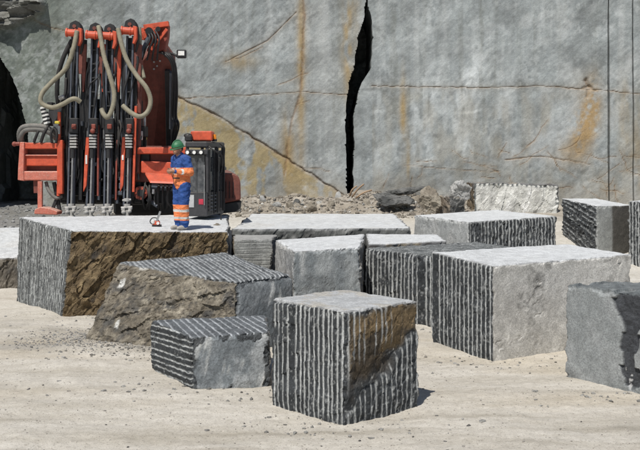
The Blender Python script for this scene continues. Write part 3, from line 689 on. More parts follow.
# long flat ledge at the back
b_, t_ = quad((-1.92, 21.85, 1.50), (2.02, 22.25, 1.50), (2.1, 28.6, 1.45), (-1.95, 28.6, 1.45))
block('long flat ledge slab with a pale dusty top reaching back towards the wall', b_, t_,
      rough(0.045, (0.12, 0.125, 0.12), (0.07, 0.072, 0.07), (0.28, 0.28, 0.27)), rough(0.04), sawn(PALE*1.02, 0.012, dirt=0.35, dirtc=(0.42, 0.40, 0.36)), 10, (0.045, 0.06, 0.04), 0.05)
# pale-ended block in the back middle
b_, t_ = quad((3.36, 22.7, 1.60), (5.9, 25.0, 1.60), (4.9, 27.9, 1.60), (2.37, 25.3, 1.60))
block('block with a smooth pale left end and a dark grooved long side', b_, t_,
      groove(0.135, 0.022, amp=0.03, skip=0.05), smooth((0.44, 0.455, 0.45), (0.56, 0.57, 0.56), 0.015, scar=0.2), sawn(PALE*1.04, dirt=0.12), 11, (0.0175, 0.03, 0.03), 0.05)
# white rough slab by the wall
b_, t_ = quad((4.80, 31.2, 2.26), (7.45, 31.2, 2.20), (7.5, 32.3, 2.2), (4.75, 32.3, 2.26))
def white_frame(a, b, La, Lb, P, sd):
    h, c, fl = rough(0.055, (0.60, 0.60, 0.57), (0.48, 0.48, 0.45), (0.68, 0.68, 0.66), sc=0.7, fall=0.15, slant=1.2)(a, b, La, Lb, P, sd)
    q = np.stack([a, b, 0*a], 1); ed = np.minimum(np.minimum(a, La-a), Lb-b)+0.05*fbm(q*6, 333, 3)
    m = sstep(0.10, 0.05, ed)*sstep(-0.2, 0.2, np.sin(a*42)+np.sin(b*42)+0.6); c = mix(c, (0.11, 0.12, 0.12), m)
    return h, c, fl
block('upright slab with a bright white crumpled broken face against the wall', b_, t_, white_frame, rough(0.04), rough(0.03, (0.2, 0.2, 0.2)), 12, (0.028, 0.04, 0.028), 0.05)
# right back blocks
b_, t_ = quad((7.09, 25.6, 1.82), (8.26, 26.4, 1.80), (7.95, 28.8, 1.88), (6.78, 28.0, 1.91))
def stripe(a, b, q): return 0*a, sstep(0.38, 0.44, a+0.02*vnoise(q*5, 5)), np.array([0.10, 0.095, 0.085])
block('dark ridged block with a white top and one light grey strip on its corner', b_, t_,
      smooth((0.30, 0.31, 0.30), (0.36, 0.37, 0.36), 0.01, patch=stripe), groove(0.12, 0.024, horiz=True, amp=0.03, slope=-0.1, strength=0.7), sawn(PALE*1.04, dirt=0.1), 13, (0.03, 0.03, 0.015), 0.04)
b_, t_ = quad((8.30, 24.4, 1.96), (9.5, 25.1, 1.96), (9.0, 26.3, 1.96), (7.84, 25.4, 1.96))
block('grooved block cut by the right edge of the photo behind the long pale faced block', b_, t_, rough(0.04), groove(0.12, 0.024, amp=0.025), sawn(PALE, dirt=0.2), 14, (0.03, 0.015, 0.03), 0.05)
# far-left low block
b_, t_ = quad((-8.3, 22.6, 0.74), (-6.85, 23.0, 0.77), (-6.9, 28.0, 1.12), (-9.6, 27.6, 1.12))
block('low pale topped block with a rough dark front at the left photo edge', b_, t_,
      rough(0.08, (0.13, 0.115, 0.095), (0.07, 0.068, 0.065), (0.2, 0.18, 0.15)), rough(0.06), sawn(PALE*1.02, 0.03, dirt=0.3, dirtc=(0.42, 0.40, 0.36)), 15, (0.03, 0.05, 0.03), 0.09)

# ------------------------------------------------------------------ loose rocks
def rock_mesh(seed, sub=3, flat=(1, 1, 1), cols=((0.2, 0.19, 0.17), (0.3, 0.29, 0.27))):
    bm = bmesh.new(); bmesh.ops.create_icosphere(bm, subdivisions=sub, radius=1)
    V = np.array([v.co[:] for v in bm.verts]); Fc = np.array([[v.index for v in f.verts] for f in bm.faces]); bm.free()
    rs = np.random.RandomState(seed); D = rs.randn(14, 3); D /= np.linalg.norm(D, axis=1)[:, None]
    r = np.full(len(V), 1.25)
    for d in D:
        c = V@d; hh = rs.uniform(0.55, 0.95); m = c > 0.05; r[m] = np.minimum(r[m], hh/c[m])
    V = V*r[:, None]*np.array(flat); V += 0.05*np.stack([vnoise(V*4, seed+k) for k in range(3)], 1)
    if sub > 3: V *= (1+0.13*facets(V*np.array([2.2, 2.2, 4]), seed+20)+0.05*fbm(V*9, seed+21, 3))[:, None]
    n = fbm(V*1.8, seed+9, 4)+0.5*fbm(V*8, seed+10, 3); c = mix(np.tile(np.array(cols[0]), (len(V), 1)), cols[1], sstep(-0.3, 0.3, n))
    me = bpy.data.meshes.new('rock')
    me.from_pydata(V.tolist(), [], Fc.tolist()); a = me.attributes.new('col', 'FLOAT_COLOR', 'POINT')
    cc = np.ones((len(V), 4)); cc[:, :3] = c; a.data.foreach_set('color', cc.ravel()); me.materials.append(RUBBLE); return me
def rock(name, label, c, size, rot, seed, flat=(1, 1, 1), cols=((0.2, 0.19, 0.17), (0.3, 0.29, 0.27)), cat='rock', group=None, sub=5):
    o = bpy.data.objects.new(name, rock_mesh(seed, sub, flat, cols)); COL.objects.link(o)
    o.location = c; o.scale = (size,)*3; o.rotation_euler = rot; tag(o, label, cat, group); return o
DK = ((0.075, 0.077, 0.075), (0.15, 0.15, 0.145)); GB = ((0.2, 0.175, 0.14), (0.3, 0.27, 0.22)); LG = ((0.28, 0.28, 0.27), (0.42, 0.42, 0.41))
rock('flat_rock', 'long flat dark rock slab lying on the rubble by the wall', at(394, 200, 31.2), 0.60, (0.1, 0.16, 0.12), 401, (1.5, 0.7, 0.30), DK)
rock('flat_rock', 'thin dark rock wedge lying on top of the rubble near the dark cleft', at(404, 191, 32.6), 0.45, (0.1, -0.1, -0.1), 402, (1.5, 0.7, 0.28), DK)
rock('pale_boulder', 'jagged pale grey boulder leaning at the left end of the white slab', at(461, 194, 30.6), 0.50, (0.2, 0.3, 0.3), 403, (0.62, 0.7, 0.95), LG)
rock('brown_boulder', 'squarish brown boulder left of the jagged pale boulder', at(430, 200, 29.4), 0.44, (0.1, 0.0, 0.5), 404, (0.8, 0.9, 0.72), GB)
b_, t_ = quad((3.75, 28.9, 1.92), (4.25, 29.4, 1.86), (3.9, 30.2, 1.9), (3.4, 29.8, 1.98))
block('short dark grey broken block with a pale top', b_, t_, rough(0.05, (0.12, 0.12, 0.115), (0.07, 0.07, 0.07), (0.2, 0.2, 0.19)), rough(0.05, (0.24, 0.2, 0.16)), rough(0.03, (0.3, 0.29, 0.27)), 16, (0.03,)*3, 0.08)
rock('brown_rock', 'small brown rock on the ledge below the machine cab', at(217, 227, 21.2)+Vector((0, 0, 0.0)), 0.10, (0, 0, 0.4), 405, (1.5, 1, 0.6), GB)
rs = np.random.RandomState(11); k = 0
tries = 0
while k < 64 and tries < 900:
    tries += 1
    x = rs.uniform(-3.2, 4.6); y = rs.uniform(30.2, 33.5); s = 0.06+0.13*rs.rand()**2.4
    if y < 31 and rs.rand() < 0.5: continue
    o = rock('rubble_stone', ('loose brown stone in the rubble along the wall foot', 'loose pale grey stone in the rubble along the wall foot', 'loose brown stone in the rubble along the wall foot', 'loose dark grey stone in the rubble along the wall foot')[k % 4], (x, y, gz(x, y)+s*0.25), s, tuple(rs.uniform(0, 6, 3)), 500+k, (1.1, 0.9, 0.65),
             (GB, LG, GB, DK)[k % 4], 'stone', ('brown rubble stones', 'pale rubble stones', 'brown rubble stones', 'dark rubble stones')[k % 4], 2); k += 1
def scatter(name, label, pts, sizes, cols, seed, mat=RUBBLE):
    bm = bmesh.new(); bmesh.ops.create_icosphere(bm, subdivisions=1, radius=1)
    B = np.array([v.co[:] for v in bm.verts]); Fb = np.array([[v.index for v in f.verts] for f in bm.faces]); bm.free()
    rr = np.random.RandomState(seed); n = len(pts)
    S = B[None]*(1+0.35*rr.randn(n, len(B), 1).clip(-1.2, 1.2))*(sizes[:, None, None]*rr.uniform(0.6, 1.3, (n, 1, 3))*np.array([1, 1, 0.7]))
    V = (S+np.asarray(pts)[:, None]).reshape(-1, 3)
    Fc = (Fb[None]+(np.arange(n)*len(B))[:, None, None]).reshape(-1, 3)
    c = np.repeat(cols, len(B), 0)
    o = obj_from_arrays(name, V, Fc, mat, c); tag(o, label, None, None, 'stuff'); return o
def gravel():
    rr = np.random.RandomState(21); pts = []; sz = []; cl = []
    def add(n, fx, fy, s0, s1, tone):
        x = fx(n); y = fy(n); z = ground_z(x, y); s = s0+(s1-s0)*rr.rand(n)**3
        pts.append(np.stack([x, y, z+0.15*s], 1)); sz.append(s); cl.append(np.array(tone)[None]*(0.6+0.8*rr.rand(n, 1)))
    add(2200, lambda n: -3.75+0.8*rr.randn(n), lambda n: 16.9+0.55*rr.randn(n), 0.005, 0.025, (0.24, 0.235, 0.225))
    add(500, lambda n: -2.9+0.6*rr.randn(n), lambda n: 16.1+0.45*rr.randn(n), 0.006, 0.03, (0.2, 0.19, 0.17))
    add(9000, lambda n: rr.uniform(-6, 6, n), lambda n: 10.2+10*rr.rand(n)**1.4, 0.003, 0.011, (0.36, 0.335, 0.295)); add(900, lambda n: rr.uniform(-5, 5.5, n), lambda n: rr.uniform(10.3, 19, n), 0.004, 0.018, (0.33, 0.31, 0.28))
    add(120, lambda n: rr.uniform(-5, 5.5, n), lambda n: rr.uniform(10.3, 19, n), 0.008, 0.024, (0.11, 0.105, 0.1))
    for cx, cy in ((0.3, 11.6), (-1.5, 13.3), (2.6, 15.1), (1.7, 18.2), (4.2, 12.9), (-4.6, 19.3), (-2.6, 15.8)):
        add(110, lambda n: cx+0.9*rr.randn(n), lambda n: cy+0.35*rr.randn(n)-0.1, 0.006, 0.035, (0.24, 0.235, 0.22))
    scatter('gravel', 'loose gravel scattered over the sandy floor', np.concatenate(pts), np.concatenate(sz), np.concatenate(cl), 5)
    pts.clear(); sz.clear(); cl.clear()
    add(3400, lambda n: rr.uniform(-4, 6, n), lambda n: 33.6-3.4*rr.rand(n)**1.6, 0.015, 0.085, (0.25, 0.225, 0.19))
    add(400, lambda n: rr.uniform(-4, 6, n), lambda n: 33.4-2.6*rr.rand(n), 0.015, 0.08, (0.42, 0.41, 0.38))
    add(900, lambda n: rr.uniform(-11, -6.2, n), lambda n: rr.uniform(27.5, 33.5, n), 0.02, 0.08, (0.24, 0.24, 0.235))
    scatter('rubble', 'fine broken rubble along the foot of the wall', np.concatenate(pts), np.concatenate(sz), np.concatenate(cl), 6)
gravel()
m = MB()
for a, b, c in (((352, 197), (358, 189), (364, 184)), ((356, 198), (363, 193), (372, 190)), ((350, 196), (352, 190), (357, 186))):
    m.tube([at(*a, 32.9), at(*b, 32.8), at(*c, 32.8)], 0.03, 7, 3)
tag(m.build('broken_branch', TWIG, loc=at(356, 196, 32.9)), 'pale splintered pieces of dry wood stuck in the rubble below the dark cleft', 'branch')
# ------------------------------------------------------------------ drilling machine
BRICK = paint('brick_red_paint', (0.24, 0.045, 0.03), 0.6, 0.14, wear=(0.10, 0.04, 0.03))
DKRED = paint('dirty_red_paint', (0.17, 0.045, 0.032), 0.65, 0.14, wear=(0.27, 0.12, 0.08))
DM = 23.4
rig = empty('drilling_machine', (-4.6, 24.8, gz(-4.6, 24.8)))
tag(rig, 'orange and black quarry drilling machine with four tall masts and beige hoses', 'drilling machine')
def pbar(m, a, b, D, w, h, D2=None, bev=0.006):          # bar between two photo points at distance D
    return m.bar(at(*a, D), at(*b, D if D2 is None else D2), w, h, bev)
def pbox(m, x0, y0, x1, y1, D, depth, bev=0.01):         # upright box that fills a photo rectangle, front at D
    a, b = at(x0, y1, D), at(x1, y0, D)
    return m.box(((a.x+b.x)/2, D+depth/2, (a.z+b.z)/2), (b.x-a.x, depth, b.z-a.z), None, bev)
def ptube(m, pts, r, n=8, sub=6, ribs=0.0):              # (px, py, D)
    return m.tube([at(*p) for p in pts], r, n, sub, ribs)

# crawler tracks on the quarry floor
for sx in (-1, 1):
    x = -4.35+sx*1.05; g = gz(x, 26.6); m = MB().use(RUBBER)
    prof = [(24.9, g+0.42), (25.15, g+0.08), (25.45, g), (28.2, g), (28.5, g+0.08), (28.75, g+0.42), (28.5, g+0.76), (28.2, g+0.84), (25.45, g+0.84), (25.15, g+0.76)]
    m.prism([(x-0.27, a, b) for a, b in prof], (0.54, 0, 0), 0.02)
    for k in range(14): m.box((x, 25.4+k*0.21, g+0.02), (0.58, 0.05, 0.06), None, 0.008); m.box((x, 25.4+k*0.21, g+0.85), (0.58, 0.05, 0.06), None, 0.008)
    tr = m.build('crawler_track', None, rig)
    for yy in (25.4, 26.3, 27.2, 28.1):
        q = MB().use(BRICK); q.cyl((x-0.30, yy, g+0.42), (x+0.30, yy, g+0.42), 0.27 if yy in (25.4, 28.1) else 0.16, n=18); q.build('track_wheel', None, tr)
m = MB().use(BLACK); m.box((-4.35, 26.7, 0.95), (1.7, 2.2, 0.5), None, 0.04); m.cyl((-4.35, 26.6, 1.1), (-4.35, 26.6, 1.6), 0.6, n=24); m.build('undercarriage', None, rig)
# body with engine cover and counterweight
m = MB().use(BLACK); m.box((-3.75, 26.0, 2.12), (2.7, 2.7, 0.95), None, 0.06); m.use(CABGREY).box((-3.3, 26.6, 2.7), (1.5, 1.4, 0.25), None, 0.04)
for k in range(9): m.use(BLACK).box((-3.75+k*0.18, 24.63, 2.2), (0.05, 0.03, 0.5), None, 0.004)
m.build('body', None, rig)
m = MB().use(DKRED)
m.prism([at(p, q, 23.9) for p, q in ((219.5, 175), (224, 173), (234, 173.5), (238.5, 176), (240.5, 182), (241, 200), (219.5, 204))], (-0.34, 2.2, 0.05), 0.03)
m.use(BLACK); m.prism([at(p, q, 23.95) for p, q in ((218, 204.5), (241.5, 200.5), (241, 208), (236, 212), (218, 214))], (-0.34, 2.1, 0.03), 0.02)
for k in range(4): m.use(BLACK).box(at(222.5+k*3.6, 190, 23.89), (0.012, 0.03, 0.4), None, 0.002)
cw = m.build('counterweight', None, rig)
# cab
c0, c1, c2, c3 = [Vector(p) for p in ((-3.01, 22.50, 0), (-2.52, 22.36, 0), (-2.27, 23.6, 0), (-2.80, 23.75, 0))]
def cz(py): return EYE-(py-HZ)/F*22.4
def lerp(a, b, t): return a+(b-a)*t
def zz(p, z): return Vector((p.x, p.y, z))
m = MB().use(CABGREY)
m.prism([zz(p, cz(216.5)) for p in (c0, c1, c2, c3)], (0, 0, cz(192)-cz(216.5)), 0.02)
for p in (c0, c1, c2, c3):
    q = lerp(p, (c0+c2)/2, 0.06); m.bar(zz(q, cz(193)), zz(q, cz(147)), 0.07, 0.08, 0.012)
q = lerp(c1, c2, 0.55); m.bar(zz(q, cz(193)), zz(q, cz(147)), 0.09, 0.07, 0.01)
m.prism([zz(lerp(p, (c0+c2)/2, -0.05), cz(147.5)) for p in (c0, c1, c2, c3)], (0, 0, cz(141.5)-cz(147.5)), 0.025)
m.prism([zz(lerp(p, (c0+c2)/2, -0.07), cz(154.5)) for p in (c0, c1, lerp(c1, c2, 0.1), lerp(c0, c3, 0.1))], (0, 0, cz(149.5)-cz(154.5)), 0.012)
cab = m.build('cab', None, rig)
def pane(a, b, y0, y1, t0, t1, name='window', mat=GLASS, out=0.0, th=0.012, parent=cab):
    p, q = lerp(a, b, t0), lerp(a, b, t1); d = (q-p).normalized(); n = Vector((d.y, -d.x, 0))
    k = MB().use(mat); k.prism([zz(p+n*out, cz(y1)), zz(q+n*out, cz(y1)), zz(q+n*out, cz(y0)), zz(p+n*out, cz(y0))], n*th, 0.002 if th < 0.02 else 0.005)
    return k.build(name, None, parent)
pane(c0, c1, 155, 192, 0.14, 0.86, out=-0.03); pane(c1, c2, 150, 191, 0.1, 0.5, out=-0.03); pane(c1, c2, 150, 191, 0.62, 0.92, out=-0.03); pane(c0, c3, 150, 192, 0.1, 0.9, out=0.03)
pane(c3, c2, 150, 192, 0.1, 0.9, out=0.03)
pane(c0, c1, 195, 207.5, 0.08, 0.38, 'access_panel', PALEGREY, 0.004, 0.012)
pane(c0, c1, 199, 204.5, 0.6, 0.82, 'label_plate', REDLABEL, 0.004, 0.008)
k = MB().use(BLACK); d = (c1-c0).normalized(); n = Vector((d.y, -d.x, 0))
k.bar(zz(lerp(c0, c1, 0.5)+n*0.03, cz(190)), zz(lerp(c0, c1, 0.5)+n*0.03, cz(158)), 0.012, 0.012, 0.002); k.build('wiper', None, cab)
k = MB().use(STEEL); k.bar(zz(lerp(c0, c1, 0.9)+n*0.05, cz(205)), zz(lerp(c0, c1, 0.9)+n*0.05, cz(165)), 0.02, 0.02, 0.004); k.build('grab_rail', None, cab)
for t in (0.14, 0.46, 0.78):
    p = lerp(c0, c1, t)+n*0.06; k = MB().use(BLACK); k.cyl(zz(p, cz(152.4))-n*0.05, zz(p, cz(152.4))+n*0.03, 0.052, n=16)
    k.use(LENS); k.cyl(zz(p, cz(152.4))+n*0.031, zz(p, cz(152.4))+n*0.045, 0.040, n=16); k.build('headlight', None, cab)
for i, (t, w_) in enumerate(((0.06, .05), (0.3, .03), (0.52, .09), (0.7, .04), (0.93, .07))):
    k = MB().use(BLACK); p = lerp(c1, c2, t); o_ = Vector((0.035, -0.005, 0)); k.bar(zz(p, cz(215)+0.01*i)+o_, zz(p, cz(149)-0.01*i)+o_, w_, 0.03, 0.006, up=(1, 0, 0)); k.build('side_pillar', None, cab)
k = MB().use(BLACK); k.bar(zz(lerp(c1, c2, 0.5), cz(172))+Vector((0.06, 0, 0)), zz(lerp(c1, c2, 0.5), cz(157))+Vector((0.08, 0, 0)), 0.2, 0.04, 0.01, up=(1, 0, 0)); k.build('mirror', None, cab)
for i in range(5):
    k = MB().use(GUN); k.bar(zz(lerp(c1, c2, 0.08), cz(196+i*3.6))+Vector((0.012, 0, 0)), zz(lerp(c1, c2, 0.48), cz(196+i*3.6))+Vector((0.012, 0, 0)), 0.03, 0.03, 0.006, up=(0, 0, 1)); k.build('vent_slat', None, cab)
k = MB().use(ORANGE); pbox(k, 190.5, 131, 212, 140.8, 22.65, 0.55, 0.025); k.use(BLACK); pbox(k, 193, 139.5, 209, 142.5, 22.7, 0.45); k.build('roof_box', None, cab)
k = MB().use(BLACK); pbox(k, 184.5, 135, 192, 141.5, 22.5, 0.3, 0.03); k.ball(at(188, 135.5, 22.6), 0.09, 2, (1.1, 1, 0.6)); k.build('roof_vent', None, cab)
k = MB().use(BLACK); k.cyl(at(214.5, 141.5, 22.9), at(214.5, 139.2, 22.9), 0.06); k.use(AMBER); k.cyl(at(214.5, 139.2, 22.9), at(214.5, 134.4, 22.9), 0.05, 0.04); k.build('beacon', None, cab)
k = MB().use(RUBBER); ptube(k, [(205, 143, 22.5), (213, 150, 22.35), (221, 155, 22.6), (222, 165, 22.9)], 0.022); ptube(k, [(220, 143, 22.8), (224, 148, 22.8), (223, 160, 23), (221, 172, 23.2)], 0.025); k.build('cable', None, cab)
k = MB().use(BLACK); k.bar(at(221, 208, 22.6), at(221, 222.5, 22.6), 0.03, 0.03); k.box(at(221, 223, 22.6), (0.14, 0.1, 0.03)); k.build('step', None, cab)

# boom and arm
def Db(y): return 24.2+(y-50)/135*2.0
m = MB().use(MAROON)
m.prism([at(p, q, Db(q)) for p, q in ((149, 186), (173, 186), (174.5, 120), (173, 64), (164, 51), (152, 50), (142, 60), (139.5, 100), (141, 140))], (0, 0.42, 0.25), 0.03)
boom = m.build('boom', None, rig)
k = MB().use(BLACK); pbar(k, (167.5, 70), (169, 150), Db(70)-0.12, 0.12, 0.12, Db(150)-0.12); k.use(GUN); k.cyl(at(172, 72, Db(72)-0.14), at(171.5, 128, Db(128)-0.14), 0.075)
k.use(STEEL); k.cyl(at(171.5, 128, Db(128)-0.14), at(171.5, 160, Db(160)-0.14), 0.035); k.build('boom_cylinder', None, boom)
for dx, r in ((0, .03), (2.2, .025), (-2.4, .03)):
    k = MB().use(BLACK)
    ptube(k, [(160+dx, 52, 24.1), (168+dx, 55, 23.9), (174+dx*.7, 66, 24.0), (175+dx, 90, 24.4), (174+dx, 115, 24.8), (176.5+dx, 124, 24.8), (175+dx, 133, 25.0), (171, 150, 25.3)], r)
    k.build('hydraulic_hose', None, boom)
for p, q in ((154, 62), (157, 66), (154, 69), (160, 61)):
    k = MB().use(SILVER); k.cyl(at(p, q, Db(q)-0.05), at(p, q, Db(q)+0.1), 0.025, n=8); k.build('bolt', None, boom)
m = MB().use(BRICK)  # plate in darker red for its shaded side, frame bars in lit orange
m.prism([at(p, q, 24.0) for p, q in ((160, 26), (168.5, 24), (168, 36), (165, 50), (150, 54), (146, 50))], (0, 0.30, 0.0), 0.02)
arm = m.build('arm', None, rig)
k = MB().use(ORANGE); pbar(k, (144, 27.5), (169, 23.8), 23.92, 0.12, 0.14); pbar(k, (143, 36), (157, 30), 23.9, 0.16, 0.1); pbar(k, (142, 49), (156, 35), 23.88, 0.09, 0.09)
pbar(k, (151, 50), (167, 29), 23.86, 0.07, 0.06); pbar(k, (144, 28), (143, 40), 23.95, 0.1, 0.12); k.build('arm_frame', None, arm)
k = MB().use(BLACK); k.cyl(at(149, 31, 23.7), at(149, 31, 24.3), 0.09); k.cyl(at(158, 29, 23.75), at(158, 29, 24.3), 0.06); k.cyl(at(155, 41, 23.75), at(155, 41, 24.3), 0.055)
for d in range(4): ptube(k, [(146+d*3, 30, 23.8), (150+d*3, 38, 23.68), (146+d*4, 48, 23.7), (142+d*5, 60, 23.9)], 0.022)
k.use(GUN); k.cyl(at(140, 57, 23.8), at(151, 33, 23.8), 0.06); k.build('arm_linkage', None, arm)
k = MB().use(BLACK); ptube(k, [(165, 56, 24.0), (171, 53.5, 23.9), (177, 56, 23.8)], 0.03); pbox(k, 176.5, 49.5, 186, 58, 23.7, 0.12, 0.02)
k.use(LENS); pbox(k, 178, 51, 184.3, 55.5, 23.68, 0.03, 0.005); k.build('work_lamp', None, rig)

# the four drill masts
feet = (71, 90, 107.5, 127); tops = (76, 96, 110.5, 131); ty = (20, 22, 23, 18)
hose_pts = [
    [(77, 31, 23.1), (73, 50, 23.0), (66, 68, 23.0), (52, 82, 22.95), (43, 92, 22.9), (40.5, 100, 22.9), (44, 105, 22.9), (53, 107.5, 22.85), (62, 104.5, 22.8), (71, 99.5, 22.8), (76, 99, 22.8), (80.5, 102, 22.85)],
    [(98.5, 26, 23.1), (101.5, 42, 23.0), (104.5, 58, 22.95), (110, 76, 22.9), (114, 92, 22.9), (113, 106, 22.85), (108, 117, 22.8), (103.5, 114, 22.8), (101.5, 109, 22.85)],
    [(118, 28.5, 23.0), (121.5, 44, 22.95), (127, 60, 22.9), (137, 76, 22.85), (146.5, 88, 22.8), (150.5, 100, 22.8), (148, 111, 22.75), (140.5, 116.5, 22.7), (131.5, 113, 22.7), (122.5, 105.5, 22.75)],
    [(139, 27, 23.5), (140, 40, 23.5), (138.5, 54, 23.55), (141, 66, 23.5), (144, 78, 23.45)]]
rr = random.Random(5)
for i in range(4):
    f, t, y0 = feet[i], tops[i], ty[i]
    def X(py, off=0): return t+(f-t)*(py-y0)/(216-y0)+off
    m = MB().use(BLACK); pbar(m, (X(38), 38), (X(204), 204), DM+0.08, 0.14, 0.08)
    m.use(GUN)
    for off in (-3.1, 2.6): pbar(m, (X(36, off), 36), (X(206, off), 206), DM, 0.045, 0.11)
    m.use(BLACK)
    for py in range(50, 205, 14): m.box(at(X(py), py, DM-0.01), (0.17, 0.05, 0.035), None, 0.004)
    mast = m.build('drill_mast', None, rig)
    h = MB().use(BLACK); c = at(X(y0+7), y0+7, DM-0.05)
    h.cyl(c+Vector((0, -0.10, 0)), c+Vector((0, 0.16, 0)), 0.105, n=16); h.prism([c+Vector((a, -0.14, b)) for a, b in ((-0.15, -0.12), (-0.10, 0.08), (0.02, 0.14), (0.11, 0.10), (0.16, -0.05), (0.12, -0.2))], (0, 0.07, 0), 0.012); h.use(MAROON); h.cyl(c+Vector((0, -0.16, 0)), c+Vector((0, -0.14, 0)), 0.045, n=10); h.use(BLACK); h.box(c+Vector((0.03, 0.02, -0.14)), (0.2, 0.18, 0.16), None, 0.02)
    h.use(BLACK); ptube(h, [(X(y0, -4), y0+10, DM-.1), (X(y0, -3), y0+5, DM-.12), (X(y0, 3), y0+4, DM-.14), (X(y0, 6.5), y0+10, DM-.1), (X(y0, 7), y0+22, DM-.05), (X(y0, 5), y0+34, DM)], 0.032)
    h.build('mast_head', None, mast)
    h = MB().use(ORANGE); yb = y0+12.5
    h.cyl(at(X(yb, -8.5), yb, DM-0.22), at(X(yb, 3), yb+0.8, DM-0.22), 0.088, n=18); h.cyl(at(X(yb, -9.5), yb-.1, DM-0.22), at(X(yb, -8), yb, DM-0.22), 0.105, n=18); h.cyl(at(X(yb, -1), yb+.6, DM-0.22), at(X(yb, 0.4), yb+.7, DM-0.22), 0.105, n=18)
    h.prism([at(X(yb, a), yb+b, DM-0.3) for a, b in ((2, -5), (6, -4), (6, 8), (3.5, 13), (1.5, 13), (3, 5))], (0, 0.14, 0), 0.01); h.build('swivel', None, mast)
    h = MB().use(MAROON); pbar(h, (X(44, 6.5), 42), (X(80, 6.0), 74), DM+0.03, 0.1, 0.1); h.use(ORANGE if i in (1, 2) else MAROON)
    h.prism([at(X(q, a), q, DM-0.02) for a, q in ((7.5, 44), (11, 44), (11, 74), (9.5, 92), (8, 92), (7, 74))], (0, 0.1, 0), 0.01); h.build('mast_bracket', None, mast)
    h = MB().use(BLACK); h.cyl(at(X(58, -5.5), 58, DM+0.06), at(X(128, -5.2), 128, DM+0.06), 0.05); h.use(STEEL); h.cyl(at(X(128, -5.2), 128, DM+0.06), at(X(160, -5), 160, DM+0.06), 0.02, n=8); h.build('feed_cylinder', None, mast)
    h = MB().use(BLACK); pbox(h, X(122, -4.5), 118, X(122, 4.5), 134, DM-0.16, 0.2, 0.02); h.use(SILVER)
    for k in range(5): pbox(h, X(140, -3.4), 134.5+k*2.9, X(140, 3.4), 136.3+k*2.9, DM-0.2, 0.16, 0.006)
    h.use(BRICK); pbox(h, X(126, -2), 124, X(126, 2.5), 129, DM-0.22, 0.1, 0.015)
    if i % 2: h.ball(at(X(131, 0), 131, DM-0.24), 0.06)
    h.use(BLACK); h.cyl(at(X(149), 149, DM-0.14), at(X(158), 158, DM-0.14), 0.055); h.build('rock_drill', None, mast)
    h = MB().use(STEEL); h.cyl(at(X(156), 156, DM-0.14), at(X(211), 211, DM-0.14), 0.024, n=10); h.build('drill_rod', None, mast)
    h = MB().use(SILVER); c = at(X(209), 209, DM-0.14)
    h.cyl(c+Vector((0, 0, 0.03)), c+Vector((0, 0, 0.12)), 0.075, n=12); h.box(c+Vector((-0.08, -0.03, 0.0)), (0.09, 0.12, 0.09), None, 0.02); h.box(c+Vector((0.08, -0.03, 0.02)), (0.09, 0.12, 0.09), None, 0.02)
    h.cyl(c+Vector((-0.13, -0.05, 0.03)), c+Vector((0.13, -0.05, 0.05)), 0.028, n=10); h.ball(c+Vector((0.07, -0.08, -0.05)), 0.05); h.ball(c+Vector((-0.07, -0.06, -0.07)), 0.055)
    h.cyl(c+Vector((0, 0, -0.17)), c+Vector((0, 0, -0.02)), 0.06, 0.05, n=10); h.cyl(c+Vector((0, 0, -0.19)), c+Vector((0, 0, -0.15)), 0.12, 0.09, n=12)
    if i == 3: h.cyl(c+Vector((0, -0.02, 0.18)), c+Vector((0, -0.02, 0.25)), 0.07, n=12); h.cyl(c+Vector((-0.1, -0.04, 0.2)), c+Vector((0.1, -0.04, 0.22)), 0.025, n=10)
    h.build('drill_foot', None, mast)
    if i % 2:
        h = MB().use(ORANGE); h.prism([at(X(q, a), q, DM-0.12) for a, q in ((-6.4, 137), (-3.6, 137), (-3.2, 150), (-4.6, 186), (-7.6, 192), (-7.4, 160))], (0, 0.08, 0), 0.008); ch = h.build('guard_plate', None, mast)
        h.__class__; g_ = MB().use(WHITE); pbox(g_, X(160, -6.3), 155, X(160, -4.6), 164 if i == 1 else 160, DM-0.135, 0.012, 0.001)
        g_.build('guard_sticker', None, mast)
    h = MB().use(HOSE); ptube(h, hose_pts[i], 0.052 if i < 3 else 0.044, 12, 12, 0.09)
    hs = h.build('dust_hose', None, mast)
    for k in range(5):
        h = MB().use(BLACK)
        o1, o2 = rr.uniform(-8, 8), rr.uniform(-8, 8); ya = rr.uniform(34, 60); yb_ = rr.uniform(110, 190); sg = rr.uniform(-5, 5)
        ptube(h, [(X(ya, o1*0.6), ya, DM+0.12), (X(ya, o1)+sg*0.4, ya+16, DM-0.03), (X(100, o2)+sg, (ya+yb_)/2, DM-rr.uniform(-0.1, 0.1)), (X(yb_, o2), yb_-8, DM+0.02), (X(yb_, 0), yb_, DM+0.1)], rr.uniform(0.014, 0.026), 7)
        h.build('hydraulic_hose', None, mast)
for (xa, xb, yt, yl, mt_, wd) in ((84.5, 80.5, 40, 200, BLACK, .09), (103, 99, 46, 200, GUN, .07), (88, 84, 62, 150, BLACK, .07), (119, 116, 36, 198, BLACK, .09), (123.5, 121, 50, 190, GUN, .06), (137, 132, 44, 200, BLACK, .10), (67.5, 65, 66, 200, BLACK, .08), (140.5, 138, 60, 180, MAROON, .08)):
    k = MB().use(mt_); pbar(k, (xa, yt), (xb, yl), DM+0.14, wd, 0.12); k.cyl(at(xa, yt, DM+0.1), at(xa, yt+5, DM+0.1), wd*0.7, n=10); k.build('support_bar', None, rig)
